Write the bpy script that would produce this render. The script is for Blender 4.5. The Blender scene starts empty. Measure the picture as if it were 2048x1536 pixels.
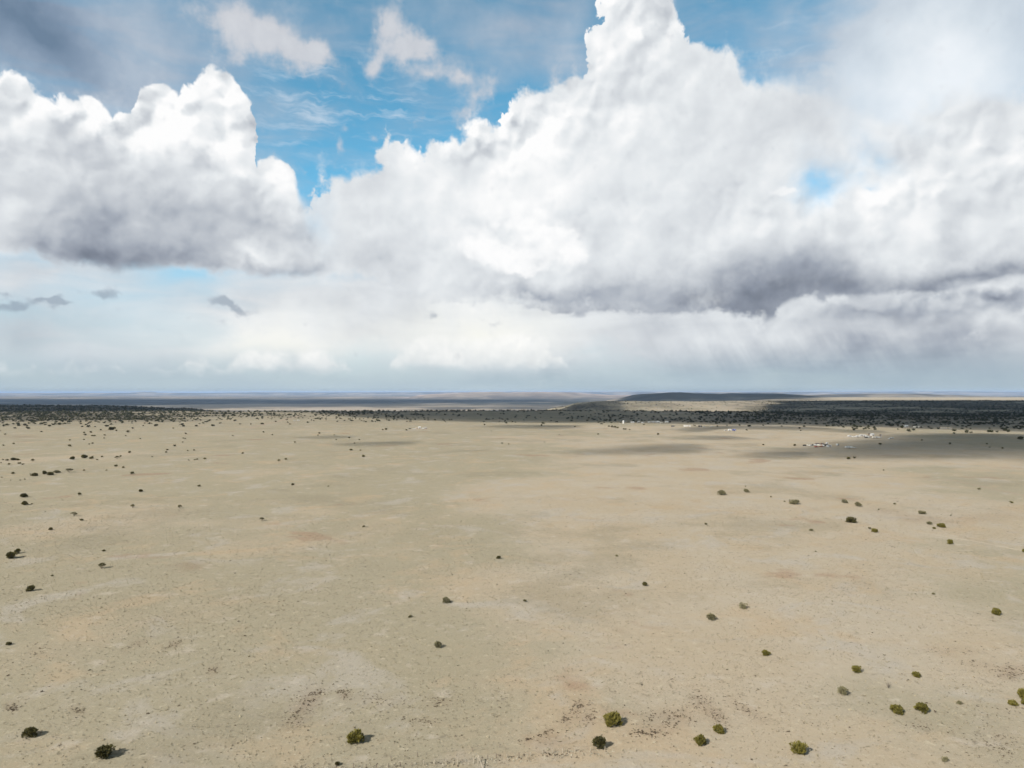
import bpy, bmesh, math, random
import numpy as np
from mathutils import Vector, Matrix

sc = bpy.context.scene
R = math.radians

# ------------------------------------------------------------------ camera
FOC, CX, CY, HZ, HCAM = 1422.0, 1024.0, 768.0, 784.5, 62.0
PITCH = math.atan((HZ - CY) / FOC)
cam_d = bpy.data.cameras.new('camera')
cam = bpy.data.objects.new('camera', cam_d)
sc.collection.objects.link(cam)
cam.location = (0, 0, HCAM)
cam.rotation_euler = (math.pi / 2 + PITCH, 0, 0)
cam_d.sensor_width = 36.0
cam_d.lens = 36.0 * FOC / 2048.0
cam_d.clip_start = 0.5
cam_d.clip_end = 400000.0
sc.camera = cam

# ------------------------------------------------------------------ render settings
sc.view_settings.view_transform = 'Standard'
sc.view_settings.look = 'None'
sc.view_settings.exposure = 0.5
sc.view_settings.gamma = 1.0
sc.render.engine = 'CYCLES'
cy = sc.cycles
cy.use_denoising = True
cy.max_bounces = 5
cy.diffuse_bounces = 2
cy.glossy_bounces = 1
cy.transmission_bounces = 2
cy.volume_bounces = 1
cy.transparent_max_bounces = 48
cy.use_adaptive_sampling = True
cy.adaptive_threshold = 0.02
cy.adaptive_min_samples = 16
sc.render.film_transparent = False

# ------------------------------------------------------------------ sun
SUN_EL, SUN_AZ = R(35.0), R(225.0)      # the sun stands behind the camera, to its left
sun_d = bpy.data.lights.new('sun', 'SUN')
sun_d.energy = 4.9
sun_d.angle = R(0.53)
sun_d.color = (1.0, 0.95, 0.87)
sun = bpy.data.objects.new('sun', sun_d)
sc.collection.objects.link(sun)
SUNV = Vector((math.sin(SUN_AZ) * math.cos(SUN_EL), math.cos(SUN_AZ) * math.cos(SUN_EL), math.sin(SUN_EL)))
sun.rotation_euler = SUNV.to_track_quat('Z', 'Y').to_euler()

# ------------------------------------------------------------------ world: blue sky and clouds, by direction (azimuth, elevation)
world = bpy.data.worlds.new('World')
sc.world = world
world.use_nodes = True
NT = world.node_tree
NT.nodes.clear()


class S:
    """A socket with arithmetic, so that the sky reads as formulas."""
    def __init__(s, sock): s.k = sock
    def __add__(a, b): return M('ADD', a, b)
    def __radd__(a, b): return M('ADD', a, b)
    def __sub__(a, b): return M('SUBTRACT', a, b)
    def __rsub__(a, b): return M('SUBTRACT', b, a)
    def __mul__(a, b): return M('MULTIPLY', a, b)
    def __rmul__(a, b): return M('MULTIPLY', a, b)
    def __truediv__(a, b): return M('DIVIDE', a, b)


def plug(nt, sock, v):
    if isinstance(v, S): nt.links.new(v.k, sock)
    else: sock.default_value = v


def M(op, *a, clamp=False):
    n = NT.nodes.new('ShaderNodeMath'); n.operation = op; n.use_clamp = clamp
    for i, v in enumerate(a): plug(NT, n.inputs[i], v)
    return S(n.outputs[0])


def mx(a, b): return M('MAXIMUM', a, b)
def mn(a, b): return M('MINIMUM', a, b)
def smax(a, b, k): return M('SMOOTH_MAX', a, b, k)
def clamp01(a): return M('ADD', a, 0.0, clamp=True)


def sstep(x, lo, hi, t0=0.0, t1=1.0):
    n = NT.nodes.new('ShaderNodeMapRange'); n.interpolation_type = 'SMOOTHSTEP'
    for i, v in enumerate((x, lo, hi, t0, t1)): plug(NT, n.inputs[i], v)
    return S(n.outputs[0])


def vec(x, y, z=0.0):
    n = NT.nodes.new('ShaderNodeCombineXYZ')
    for i, v in enumerate((x, y, z)): plug(NT, n.inputs[i], v)
    return S(n.outputs[0])


def noise(v, scale, detail=4.0, rough=0.5, lac=2.0, dist=0.0, color=False):
    n = NT.nodes.new('ShaderNodeTexNoise'); n.noise_dimensions = '3D' if color else '2D'
    plug(NT, n.inputs['Vector'], v)
    n.inputs['Scale'].default_value = scale; n.inputs['Detail'].default_value = detail
    n.inputs['Roughness'].default_value = rough; n.inputs['Lacunarity'].default_value = lac
    n.inputs['Distortion'].default_value = dist
    return S(n.outputs['Color' if color else 'Fac'])


def domes(v, scale, detail=2.0, rough=0.5):
    n = NT.nodes.new('ShaderNodeTexVoronoi'); n.voronoi_dimensions = '2D'; n.feature = 'F1'
    n.normalize = True
    plug(NT, n.inputs['Vector'], v)
    n.inputs['Scale'].default_value = scale; n.inputs['Detail'].default_value = detail
    n.inputs['Roughness'].default_value = rough
    return 1.0 - S(n.outputs['Distance'])


def mapping(v, loc=(0, 0, 0), rot=0.0, scale=(1, 1, 1), kind='POINT'):
    n = NT.nodes.new('ShaderNodeMapping'); n.vector_type = kind
    plug(NT, n.inputs['Vector'], v)
    n.inputs['Location'].default_value = loc
    n.inputs['Rotation'].default_value = (0, 0, rot)
    n.inputs['Scale'].default_value = scale
    return S(n.outputs[0])


def mixc(f, a, b):
    n = NT.nodes.new('ShaderNodeMix'); n.data_type = 'RGBA'; n.clamp_factor = True
    plug(NT, n.inputs[0], f); plug(NT, n.inputs[6], a); plug(NT, n.inputs[7], b)
    return S(n.outputs[2])


def ramp(f, stops, interp='LINEAR'):
    n = NT.nodes.new('ShaderNodeValToRGB'); plug(NT, n.inputs[0], f)
    cr = n.color_ramp; cr.interpolation = interp
    while len(cr.elements) < len(stops): cr.elements.new(0.5)
    for e, (p, c) in zip(cr.elements, stops):
        e.position = p; e.color = tuple(c) + (1.0,)
    return S(n.outputs[0])


def lin(c):
    return tuple(((x / 255.0) / 12.92 if x <= 10.3 else ((x / 255.0 + 0.055) / 1.055) ** 2.4) for x in c)


def uv(px, py):
    """A direction of the sky, as (U, V): azimuth and elevation in hundredths of a focal length."""
    c = Vector((px - CX, FOC, CY - py)).normalized()
    y = c.y * math.cos(PITCH) - c.z * math.sin(PITCH)
    z = c.y * math.sin(PITCH) + c.z * math.cos(PITCH)
    return 14.22 * math.atan2(c.x, y), 14.22 * math.asin(z)


def curve(u, pts):
    """A cloud's outline: elevation over azimuth, through the listed directions."""
    n = NT.nodes.new('ShaderNodeFloatCurve')
    plug(NT, n.inputs['Value'], (u + 12.0) * (1.0 / 24.0))
    c = n.mapping.curves[0]; n.mapping.use_clip = False
    P = sorted(uv(*p) for p in pts)
    P = [((a + 12.0) / 24.0, (b + 2.0) / 14.0) for a, b in P]
    P = [(0.0, P[0][1])] + [p for p in P if 0 < p[0] < 1] + [(1.0, P[-1][1])]
    while len(c.points) < len(P): c.points.new(0.5, 0.5)
    for cp, p in zip(c.points, P):
        cp.location = p; cp.handle_type = 'VECTOR'
    n.mapping.update()
    return S(n.outputs[0]) * 14.0 - 2.0


def blob(v, px, py, rx, ry, rot=0.0, soft=True):
    """1 in the middle of an ellipse of the sky, 0 at its rim."""
    a, b = uv(px, py)
    m = mapping(v, loc=(a, b, 0), rot=-R(rot), scale=(rx / 100.0, ry / 100.0, 1.0), kind='TEXTURE')
    n = NT.nodes.new('ShaderNodeTexGradient'); n.gradient_type = 'QUADRATIC_SPHERE' if soft else 'SPHERICAL'
    plug(NT, n.inputs[0], m)
    return S(n.outputs['Fac'])


def field(v, items, base=0.0):
    acc = base
    for it in items:
        px, py, rx, ry, rot, w = it
        acc = M('MULTIPLY_ADD', blob(v, px, py, rx * 1.6, ry * 1.6, rot), w, acc)
    return acc


_tc = NT.nodes.new('ShaderNodeTexCoord')
_nv = NT.nodes.new('ShaderNodeVectorMath'); _nv.operation = 'NORMALIZE'
NT.links.new(_tc.outputs['Generated'], _nv.inputs[0])
_sx = NT.nodes.new('ShaderNodeSeparateXYZ'); NT.links.new(_nv.outputs[0], _sx.inputs[0])
DX, DY, DZ = (S(o) for o in _sx.outputs)
U = M('ARCTAN2', DX, DY) * 14.22
V = M('ARCSINE', DZ) * 14.22
P0 = vec(U, V)


def warp(v, amp, scale, detail, seed):
    n = noise(mapping(v, loc=(seed, seed * 1.7, seed * .3)), scale, detail, 0.55, color=True)
    m = NT.nodes.new('ShaderNodeVectorMath'); m.operation = 'MULTIPLY_ADD'
    s = NT.nodes.new('ShaderNodeVectorMath'); s.operation = 'SUBTRACT'
    plug(NT, s.inputs[0], n); s.inputs[1].default_value = (.5, .5, .5)
    NT.links.new(s.outputs[0], m.inputs[0]); m.inputs[1].default_value = (amp, amp, 0)
    plug(NT, m.inputs[2], v)
    return S(m.outputs[0])


PW = warp(P0, 1.3, 0.9, 5, 3.1)         # a wide, soft warp
PF = warp(P0, 0.55, 2.2, 5, 9.4)        # a fine, ragged warp
PS = warp(P0, 2.0, 0.45, 3, 17.0)


def split(v):
    n = NT.nodes.new('ShaderNodeSeparateXYZ'); plug(NT, n.inputs[0], v)
    return S(n.outputs[0]), S(n.outputs[1])


# --- the blue, from the Sky Texture
sky = NT.nodes.new('ShaderNodeTexSky'); sky.sky_type = 'NISHITA'
sky.sun_disc = False
sky.sun_elevation = SUN_EL
sky.sun_rotation = SUN_AZ
sky.altitude = 1900.0
sky.air_density = 1.0; sky.dust_density = 0.6; sky.ozone_density = 1.0
SKYG = NT.nodes.new('ShaderNodeMix'); SKYG.data_type = 'RGBA'; SKYG.blend_type = 'MULTIPLY'
SKYG.inputs[0].default_value = 1.0
NT.links.new(sky.outputs[0], SKYG.inputs[6])
_g = ramp(V * 0.1, [(0.0, (1.7, 1.6, 1.5)), (0.2, (1.5, 1.75, 1.6)), (0.4, (1.0, 1.95, 1.85)), (1.0, (1.15, 1.95, 1.65))])
NT.links.new(_g.k, SKYG.inputs[7])
col = S(SKYG.outputs[2])


def cc(c):          # a display colour as radiance over the Background's strength of 0.1
    return tuple(10.0 * x for x in lin(c)) + (1.0,)


CLOUD = [(0.0, cc((98, 106, 120))[:3]), (0.2, cc((132, 140, 154))[:3]), (0.4, cc((168, 175, 186))[:3]),
         (0.6, cc((202, 207, 213))[:3]), (0.8, cc((230, 234, 237))[:3]), (1.0, cc((254, 254, 254))[:3])]


def L8(x):          # a display level as the cloud ramp's position
    xs = (103, 135, 172, 205, 233, 254)
    return float(np.interp(x, xs, (0, .2, .4, .6, .8, 1.0)))


def level_items(items, base):
    """Blobs given as (x, y, rx, ry, rot, change of display level)."""
    return [(a, b, c, d, e, w / 150.0) for a, b, c, d, e, w in items], L8(base)


fb = noise(mapping(P0, loc=(4, 7, 0)), 0.8, 7, 0.55)            # general fbm
fbf = noise(mapping(P0, loc=(14, 3, 0)), 2.6, 6, 0.6)
fbs = noise(mapping(P0, loc=(31, 8, 0), rot=R(20), scale=(0.35, 1.5, 1)), 1.1, 6, 0.55, dist=0.4)   # streaks

# --- 1 high veil, grey-lavender
veil = field(PS, [
    (60, 60, 260, 150, 15, 1.1), (300, 170, 330, 120, 15, .85), (120, 250, 260, 130, 0, .7),
    (430, 40, 250, 90, 10, .55), (980, 40, 300, 110, 5, .75), (1120, 110, 110, 90, 30, .7), (1400, 30, 120, 90, 0, .55),
    (1860, 60, 240, 190, -10, 2.4), (2000, 90, 240, 190, 0, 1.6), (1850, 190, 180, 90, -10, 1.6), (1620, 180, 60, 60, 0, .3), (1850, 260, 300, 160, -15, .8), (1540, 60, 160, 60, 20, .25),
    (200, 60, 300, 90, 15, .5), (560, 40, 220, 80, 10, .6), (350, 60, 160, 60, 20, .4), (1000, 60, 260, 80, 5, .4), (560, 220, 160, 60, -10, .3), (620, 250, 160, 60, -15, .10), (700, 230, 150, 70, 0, -.25), (1600, 120, 120, 90, 0, .35)], 0.11)
veil_a = clamp01(veil * 0.62 + (fbs - 0.5) * 1.15 + (fb - 0.5) * 0.55)
items, b0 = level_items([(50, 60, 140, 90, 10, -75), (40, 20, 130, 60, 0, -8), (230, 160, 130, 40, 22, -28), (450, 110, 80, 50, 22, -10), (1880, 100, 260, 200, 0, 62), (1830, 240, 220, 120, 0, 54),
                         (1130, 130, 60, 100, 0, 6), (300, 250, 260, 80, 0, 14), (450, 60, 200, 60, 15, 12)], 188)
veil_c = ramp(field(PW, items, b0) + (fb - 0.5) * 0.32 + (fbf - .5) * .08, CLOUD)
veil_c = mixc(0.22 - .18 * clamp01(field(P0, [(1880, 120, 260, 220, 0, 1.4)])), veil_c, cc((150, 178, 212)))
col = mixc(veil_a * 0.86, col, veil_c)

# fine ice streaks across the blue gap
ice = noise(mapping(warp(P0, .5, 1.2, 4, 71.0), loc=(3, 3, 0), rot=R(-12), scale=(.55, 3.2, 1)), 1.5, 7, .62)
gap = clamp01(field(PW, [(640, 230, 260, 110, -10, 1.1), (600, 150, 200, 60, 0, .5), (820, 220, 160, 70, 0, .5), (1580, 60, 160, 80, 0, .5)]))
col = mixc(sstep(ice, .47, .78) * gap * .62, col, cc((214, 226, 238)))

# --- 2 small sunlit scraps in the blue gap
wisp = field(PF, [
    (480, 50, 70, 40, 30, 1.3), (560, 85, 90, 38, 28, 1.5), (640, 110, 55, 26, 20, 1.3), (410, 35, 80, 30, 20, .6), (470, 110, 60, 34, 30, .5),
    (770, 50, 22, 55, 20, 1.0), (810, 85, 62, 46, 10, 1.3), (850, 90, 40, 24, 0, .9), (750, 130, 45, 30, -30, .9),
    (865, 150, 50, 22, 0, .75), (930, 145, 55, 32, 20, .85), (985, 175, 25, 40, 0, .5), (930, 225, 34, 30, 20, .7), (955, 190, 30, 26, 0, .6),
    (690, 255, 22, 16, 0, .5), (745, 265, 26, 13, 25, .6), (672, 300, 16, 34, 0, .5), (1110, 145, 40, 34, 0, .5), (610, 345, 26, 16, 0, .5), (530, 270, 24, 24, 0, .25)])
wisp_a = sstep(wisp + (fbf - 0.5) * 1.0 + (fb - .5) * .5 + (fbs - .5) * .3, 0.10, 1.0)
wisp_c = ramp(L8(200) + (fbf - 0.5) * 0.25 + wisp * .10, CLOUD)
wisp_c = mixc(0.45, wisp_c, cc((206, 204, 210)))
col = mixc(wisp_a * 0.9, col, wisp_c)

# --- 3 the low sky: pale sheets, far cumulus, rain
NBL = noise(mapping(P0, loc=(60, 2, 0), scale=(.5, 1.2, 1)), .8, 6, .58)
low = sstep(V, 4.2, 2.0)
lowa = field(PS, [(300, 420, 400, 100, 0, .3), (650, 640, 330, 130, 0, .9), (100, 560, 300, 50, 0, .55), (380, 570, 110, 40, 0, -1.0), (130, 600, 200, 25, 0, -.15), (100, 690, 420, 60, 0, .42),
                  (1000, 650, 400, 110, 0, 1.0), (1500, 680, 500, 140, 0, 1.1), (1950, 620, 400, 160, 0, 1.1), (1300, 440, 700, 160, 0, 1.0)], 0.45)
low_a = clamp01(low * clamp01(lowa * 0.9 + (fbs - .5) * 0.9))
items, b0 = level_items([
    (540, 690, 180, 60, 0, 36), (960, 690, 190, 60, 0, 40), (600, 620, 160, 50, 0, 14), (960, 620, 140, 40, 0, 30), (700, 640, 60, 90, 0, -10),
    (1250, 690, 140, 70, 0, -6), (1480, 640, 160, 50, 0, 8), (1700, 715, 420, 70, 0, -46), (1560, 745, 260, 40, 0, -22), (1340, 765, 160, 30, 0, -20), (1900, 745, 260, 40, 0, -20), (1400, 690, 70, 50, 0, 12),
    (1950, 720, 220, 50, 0, -18), (1900, 640, 200, 40, 0, -10),
    (40, 650, 110, 60, 0, -28), (160, 735, 260, 30, 0, -20), (620, 765, 500, 22, 0, -28), (1050, 762, 320, 20, 0, -48), (1500, 775, 400, 20, 0, -20)], 220)
rain = noise(vec(U * 1.6 + V * 0.9, V * 0.22), 1.6, 5, .6)
rainy = field(P0, [(1600, 700, 420, 120, 0, 1.2), (1380, 730, 200, 60, 0, .4)])
low_c = ramp(field(PW, items, b0) + (fbs - .5) * 0.34 + (fb - .5) * 0.20 + (NBL - .5) * .2 + (rain - .5) * .38 * clamp01(rainy), CLOUD)
low_c = mixc(field(PW, [(560, 695, 240, 80, 0, .9), (960, 680, 240, 80, 0, 1.0)]), low_c, cc((248, 248, 241)))
low_c = mixc(sstep(V, 1.1, 0.0) * 0.75, low_c, cc((172, 190, 201)))
col = mixc(sstep(V, 3.2, 0.4) * 0.75, col, cc((188, 206, 217)))
col = mixc(low_a, col, low_c)

# rows of far cumulus with flat bases
dm = domes(PF, 2.4, 2.5, .6)
cum_t = curve(U, [(0, 728), (18, 731), (26, 745), (52, 745), (62, 734), (78, 745), (118, 744), (140, 733), (160, 741), (175, 731), (205, 745), (222, 737), (262, 733), (300, 744), (350, 745), (372, 722), (395, 712),
                  (418, 724), (436, 742), (456, 730), (480, 700), (520, 692), (560, 712), (590, 715), (622, 694), (650, 700), (690, 728), (708, 750), (770, 752), (800, 690), (850, 670), (950, 680), (1040, 664), (1100, 690), (1130, 728),
                  (1145, 756), (1300, 760), (2048, 760)])
cum_b = curve(U, [(0, 741), (300, 741), (380, 743), (700, 743), (780, 738), (960, 742), (1130, 737), (2048, 738)])
VF = split(PF)[1]
cum = mn(sstep(cum_t + (dm - .62) * 0.42 + (fbf - .5) * .3 - V, -.05, .22), sstep(VF - cum_b + (fbf - .5) * .3, -.06, .2))
hgt = (V - cum_b)
cum_c = ramp(L8(222) + hgt * 0.30 + (dm - .6) * .5 + (fbf - .5) * .3, CLOUD)
cum_c = mixc(0.35, cum_c, cc((254, 253, 245)))
col = mixc(cum * (0.82 + (fb - .5) * 1.3), col, cum_c)

# --- 4 and 5 the two great banks
_q = warp(mapping(P0, loc=(5.3, 3.7, 0)), 0.4, 1.5, 4, 5.3)
D1 = domes(_q, 1.0, 1.6, .45)
DF = domes(PF, 3.4, 2.0, .6)
N1 = noise(_q, 1.5, 6, .56)
NB = noise(_q, .62, 5, .52)


def lobes(v, scale):
    n = NT.nodes.new('ShaderNodeTexVoronoi'); n.voronoi_dimensions = '2D'; n.feature = 'SMOOTH_F1'; n.inputs['Smoothness'].default_value = .6
    plug(NT, n.inputs['Vector'], v); n.inputs['Scale'].default_value = scale
    return 1.0 - S(n.outputs['Distance'])


_ql = warp(P0, 0.75, 1.3, 5, 44.0)
REL = (lobes(_ql, 1.25) - lobes(mapping(_ql, loc=(-.13, .20, 0)), 1.25)) * 1.5 + (lobes(_ql, 3.1) - lobes(mapping(_ql, loc=(-.06, .09, 0)), 3.1)) * .9  # cloud lobes lighter towards the sun, painted into the sky colour


def bank(top, bot, lights, base, seed, tamp, bamp, tsoft, bsoft, relief, fade=None, crisp=None, opac=1.0, tfield=None, big=0.10, side=.7, halo=0.0):
    global col
    d1, n1, rel = D1, N1, REL
    uw = U + ((n1 - .5) * 1.1 + (DF - .6) * .35 + (d1 - .6) * .4) * side
    t = curve(uw, top); b = curve(U + (n1 - .5) * .9 + (fbf - .5) * .4, bot)
    ed = (d1 - .62) * tamp + (n1 - .5) * tamp * .6 + (DF - .6) * tamp * .55 + (fbf - .5) * tamp * .5
    a = sstep(t + ed - V, 0.0, tsoft if tfield is None else tsoft + field(P0, tfield))
    if halo: a = mx(a, sstep(t + ed * 1.7 + (fbf - .5) * 1.1 + (fb - .5) * .5 - V, -.05, .95) * halo)
    eb = (n1 - .5) * bamp + (fbf - .5) * bamp * .6
    a = mn(a, sstep(V + eb - b, 0.0, bsoft))
    if fade is not None: a = a * (1.0 - clamp01(field(PF, fade) + (n1 - .5) * .8 * sstep(field(PF, fade), 0.0, .3)))
    items, b0 = level_items(lights, base)
    lv = field(PW, items, b0)
    amt = field(PW, relief[1], relief[0])
    lum = lv + rel * amt + (NB - .5) * big + (n1 - .5) * (0.16 + 0.16 * clamp01(1.0 - lv)) + (fbf - .5) * 0.025
    # a thin bright rim where the top thins out
    c = ramp(lum, CLOUD)
    lum0 = lum
    col = mixc(a * opac, col, c)
    if crisp:
        for (cr, lev) in crisp:
            f = field(PF, cr)
            m = sstep(f + (d1 - .60) * 0.8 + (n1 - .5) * 1.0 + (DF - .6) * .5, 0.10, 0.80)
            c2 = ramp(L8(lev) + rel * amt * .8 + (n1 - .5) * .12, CLOUD)
            col = mixc(m * clamp01(f * 3.0) * a, col, c2)


bank(top=[(560, 470), (625, 400), (640, 372), (660, 352), (700, 335), (760, 322), (790, 262), (800, 300), (818, 275), (835, 300), (870, 280), (900, 262), (960, 252), (1010, 248), (1018, 190), (1050, 182),
          (1100, 178), (1130, 165), (1180, 152), (1190, 80), (1186, 60), (1205, 12), (1225, -50), (1330, -50), (1345, 8), (1368, 44), (1372, 76), (1410, 80), (1435, 98), (1470, 100), (1500, 142), (1540, 132),
          (1580, 132), (1610, 150), (1640, 140), (1690, 150), (1740, 200), (1800, 215), (1850, 200), (1900, 172), (1960, 164), (2048, 176)],
     bot=[(560, 560), (700, 570), (780, 590), (860, 602), (960, 606), (1040, 612), (1100, 630), (1160, 634), (1230, 626), (1300, 634), (1400, 636), (1440, 626), (1500, 634), (1560, 642), (1566, 602), (1600, 600),
          (1660, 604), (1700, 636), (1760, 668), (1840, 676), (1880, 660), (1905, 630), (1960, 690), (2048, 640)],
     lights=[(700, 420, 120, 90, 0, 2), (850, 330, 110, 60, 20, 12), (1050, 260, 130, 90, 0, 34), (1120, 190, 90, 40, 0, 18), (1260, 40, 90, 60, 0, 16), (1280, 180, 90, 70, 0, -6), (1390, 140, 60, 40, 0, 10),
             (1000, 410, 110, 60, 0, 36), (1180, 330, 160, 100, 0, 16), (1500, 260, 160, 130, 0, -6), (1640, 200, 80, 70, 0, 6), (1560, 350, 120, 60, 0, -4), (1340, 420, 180, 70, 0, -2),
             (880, 520, 160, 60, 0, -16), (760, 470, 110, 60, 0, -12), (1080, 600, 200, 26, 3, -56), (1200, 580, 180, 40, 0, -34), (1320, 600, 120, 36, 0, -34),
             (1540, 545, 220, 60, 0, -40), (1700, 540, 260, 60, 0, -30), (1640, 590, 120, 26, 0, -30), (1800, 625, 120, 50, 0, -44), (1930, 560, 130, 30, -8, -40),
             (1920, 480, 180, 50, -8, 10), (2000, 330, 160, 110, 0, 10), (1840, 320, 120, 80, 0, 6), (1740, 440, 160, 40, 0, -4), (1830, 430, 60, 34, 0, 18), (1960, 600, 80, 26, 0, -34), (2000, 540, 80, 22, -10, -30),
             (1890, 590, 70, 16, 0, 40), (2030, 590, 50, 30, 0, 30), (1880, 670, 160, 20, 0, -26)],
     halo=.75, base=230, seed=5.3, tamp=.55, bamp=.5, tsoft=.16, bsoft=.3, big=.42,
     tfield=[(700, 330, 140, 60, 0, .4), (1560, 130, 120, 60, 0, .3), (1700, 170, 160, 100, 0, .7), (1110, 170, 60, 40, 0, .15), (1950, 180, 180, 60, 0, .5), (880, 270, 60, 40, 0, .1)],
     relief=(0.055, [(1050, 230, 260, 90, 0, .55), (1280, 60, 180, 110, 0, .35), (860, 290, 200, 60, 0, .35), (1700, 400, 300, 60, 0, .3), (1700, 560, 400, 80, 0, .15), (1950, 300, 200, 100, 0, .2), (1050, 480, 200, 100, 0, .2)]),
     fade=[(1655, 368, 58, 40, 0, .85), (1620, 350, 30, 60, 0, .5), (1740, 290, 70, 26, 50, .8), (1790, 235, 70, 26, 30, .7), (1760, 170, 60, 50, 0, .6), (1900, 160, 160, 24, 0, .6), (1740, 375, 22, 12, 0, .7),
           (600, 470, 60, 110, 0, .5), (1690, 160, 50, 50, 0, .5)],
     crisp=[([(955, 488, 50, 30, 0, .8), (1010, 515, 60, 30, 10, .8), (1080, 500, 50, 50, 0, .8), (1110, 475, 50, 36, 0, .8), (1050, 540, 60, 18, 0, .7), (1000, 418, 62, 46, 0, 1.1), (1150, 500, 40, 40, 0, .5)], 253),
            ([(1570, 378, 30, 8, 0, .9), (1700, 410, 60, 20, -10, 1.0), (1730, 385, 24, 26, 0, .9), (1830, 450, 60, 30, 30, .9), (1780, 425, 50, 16, 0, .6)], 243)])

bank(top=[(-80, 150), (0, 152), (25, 154), (50, 158), (75, 188), (82, 186), (110, 196), (128, 186), (150, 205), (165, 202), (195, 206), (215, 212), (236, 244), (256, 232), (275, 226), (285, 182), (300, 172),
          (338, 172), (352, 190), (364, 170), (400, 152), (428, 136), (455, 136), (474, 158), (488, 190), (503, 210), (511, 250), (513, 300), (516, 338), (530, 326), (555, 322), (578, 332), (592, 352),
          (612, 392), (634, 420), (660, 470), (690, 530), (720, 600), (800, 700)],
     bot=[(-80, 505), (0, 506), (60, 516), (110, 534), (160, 546), (220, 552), (300, 546), (380, 542), (430, 546), (480, 556), (540, 562), (600, 562), (650, 554), (672, 548), (700, 530), (2048, 530)],
     lights=[(60, 180, 120, 60, 0, 36), (180, 230, 130, 50, 10, 26), (420, 210, 130, 90, 0, 34), (320, 200, 60, 50, 0, 22), (20, 250, 90, 50, 0, 22), (560, 360, 50, 60, 0, 30), (20, 430, 50, 60, 0, 14),
             (200, 330, 130, 50, 30, -10), (200, 420, 220, 70, 10, -32), (360, 430, 180, 60, 0, -24), (480, 430, 120, 50, 0, -24), (200, 510, 170, 44, 8, -62), (320, 510, 160, 40, 0, -48), (230, 470, 100, 40, 0, -26),
             (100, 540, 110, 24, 10, -34), (500, 540, 190, 30, 0, -30), (610, 545, 100, 20, 0, -30), (515, 515, 70, 22, 8, 44), (600, 480, 80, 50, 0, -26), (80, 440, 60, 30, 0, 8), (330, 350, 60, 30, 0, 8)],
     side=.38, halo=.35, base=224, seed=21.7, tamp=.36, bamp=.34, tsoft=.10, bsoft=.30,
     tfield=[(690, 520, 110, 130, 0, 1.4), (640, 430, 60, 60, 0, .8)], fade=[(690, 470, 70, 90, 0, .9), (640, 400, 30, 40, 0, .3)],
     relief=(0.14, [(60, 200, 200, 90, 0, .55), (420, 210, 170, 130, 0, .6), (220, 240, 160, 60, 0, .5), (560, 360, 70, 70, 0, .2), (200, 520, 300, 60, 0, .05)]),
     crisp=[([(70, 185, 80, 44, 10, .9), (150, 225, 80, 36, 15, .9), (320, 215, 60, 56, 0, .9), (400, 220, 60, 60, 0, .9), (290, 270, 60, 30, 0, .8), (430, 290, 70, 50, 0, .7), (560, 350, 40, 40, 0, .8)], 250),
            ([(40, 260, 90, 50, 20, .9), (120, 300, 90, 40, 25, .7)], 238)])

# the grey mass in front of the white towers of the first bank
bank(top=[(-80, 262), (0, 262), (40, 236), (90, 226), (140, 236), (180, 262), (230, 300), (270, 330), (300, 336), (350, 322), (420, 330), (470, 352), (510, 372), (540, 410), (556, 450), (570, 490), (640, 505), (690, 540), (720, 620)],
     bot=[(-80, 505), (0, 506), (60, 516), (110, 534), (160, 546), (220, 552), (300, 546), (380, 542), (430, 546), (480, 556), (540, 562), (600, 562), (672, 548), (700, 530), (2048, 530)],
     lights=[(40, 270, 90, 40, 10, 24), (100, 340, 120, 60, 30, 10), (20, 420, 46, 50, 0, 22), (100, 430, 60, 50, 0, 6), (200, 430, 190, 70, 10, -26), (360, 430, 180, 60, 0, -18), (490, 420, 90, 50, 0, -16), (200, 512, 160, 40, 8, -56),
             (330, 505, 160, 44, 0, -44), (110, 540, 110, 20, 10, -34), (500, 546, 190, 24, 0, -34), (610, 548, 90, 18, 0, -34), (515, 518, 70, 20, 8, 40), (440, 345, 90, 16, 8, 14), (330, 390, 40, 26, 0, 12)],
     base=212, seed=3.0, tamp=.34, bamp=.34, tsoft=.34, bsoft=.30, relief=(0.14, [(100, 280, 150, 60, 0, .15)]), opac=0.86, tfield=[(640, 500, 130, 80, 0, .9)], fade=[(700, 500, 60, 60, 0, .8)])
# low broken cloud under the second bank
bank(top=[(1480, 700), (1540, 650), (1570, 604), (1610, 598), (1660, 606), (1682, 588), (1704, 604), (1760, 606), (1800, 596), (1850, 584), (1900, 590), (1950, 566), (2048, 545)],
     bot=[(1480, 700), (1560, 690), (1640, 672), (1720, 668), (1800, 678), (1860, 682), (1900, 680), (1950, 694), (2048, 690)],
     lights=[(1600, 612, 60, 16, 0, 10), (1760, 640, 120, 26, 0, -26), (1740, 640, 60, 26, 0, -14), (1850, 652, 100, 20, 0, -50), (1990, 605, 100, 24, -6, -56), (1890, 592, 70, 14, 0, 26), (1930, 640, 60, 20, 0, 18), (2040, 570, 60, 16, 0, 26), (1970, 682, 70, 14, 0, -30), (2030, 650, 70, 14, 0, 20)],
     base=206, seed=3.0, tamp=.30, bamp=.40, tsoft=.25, bsoft=.5, relief=(0.16, [(1900, 600, 200, 60, 0, .3)]), opac=0.92)
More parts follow.
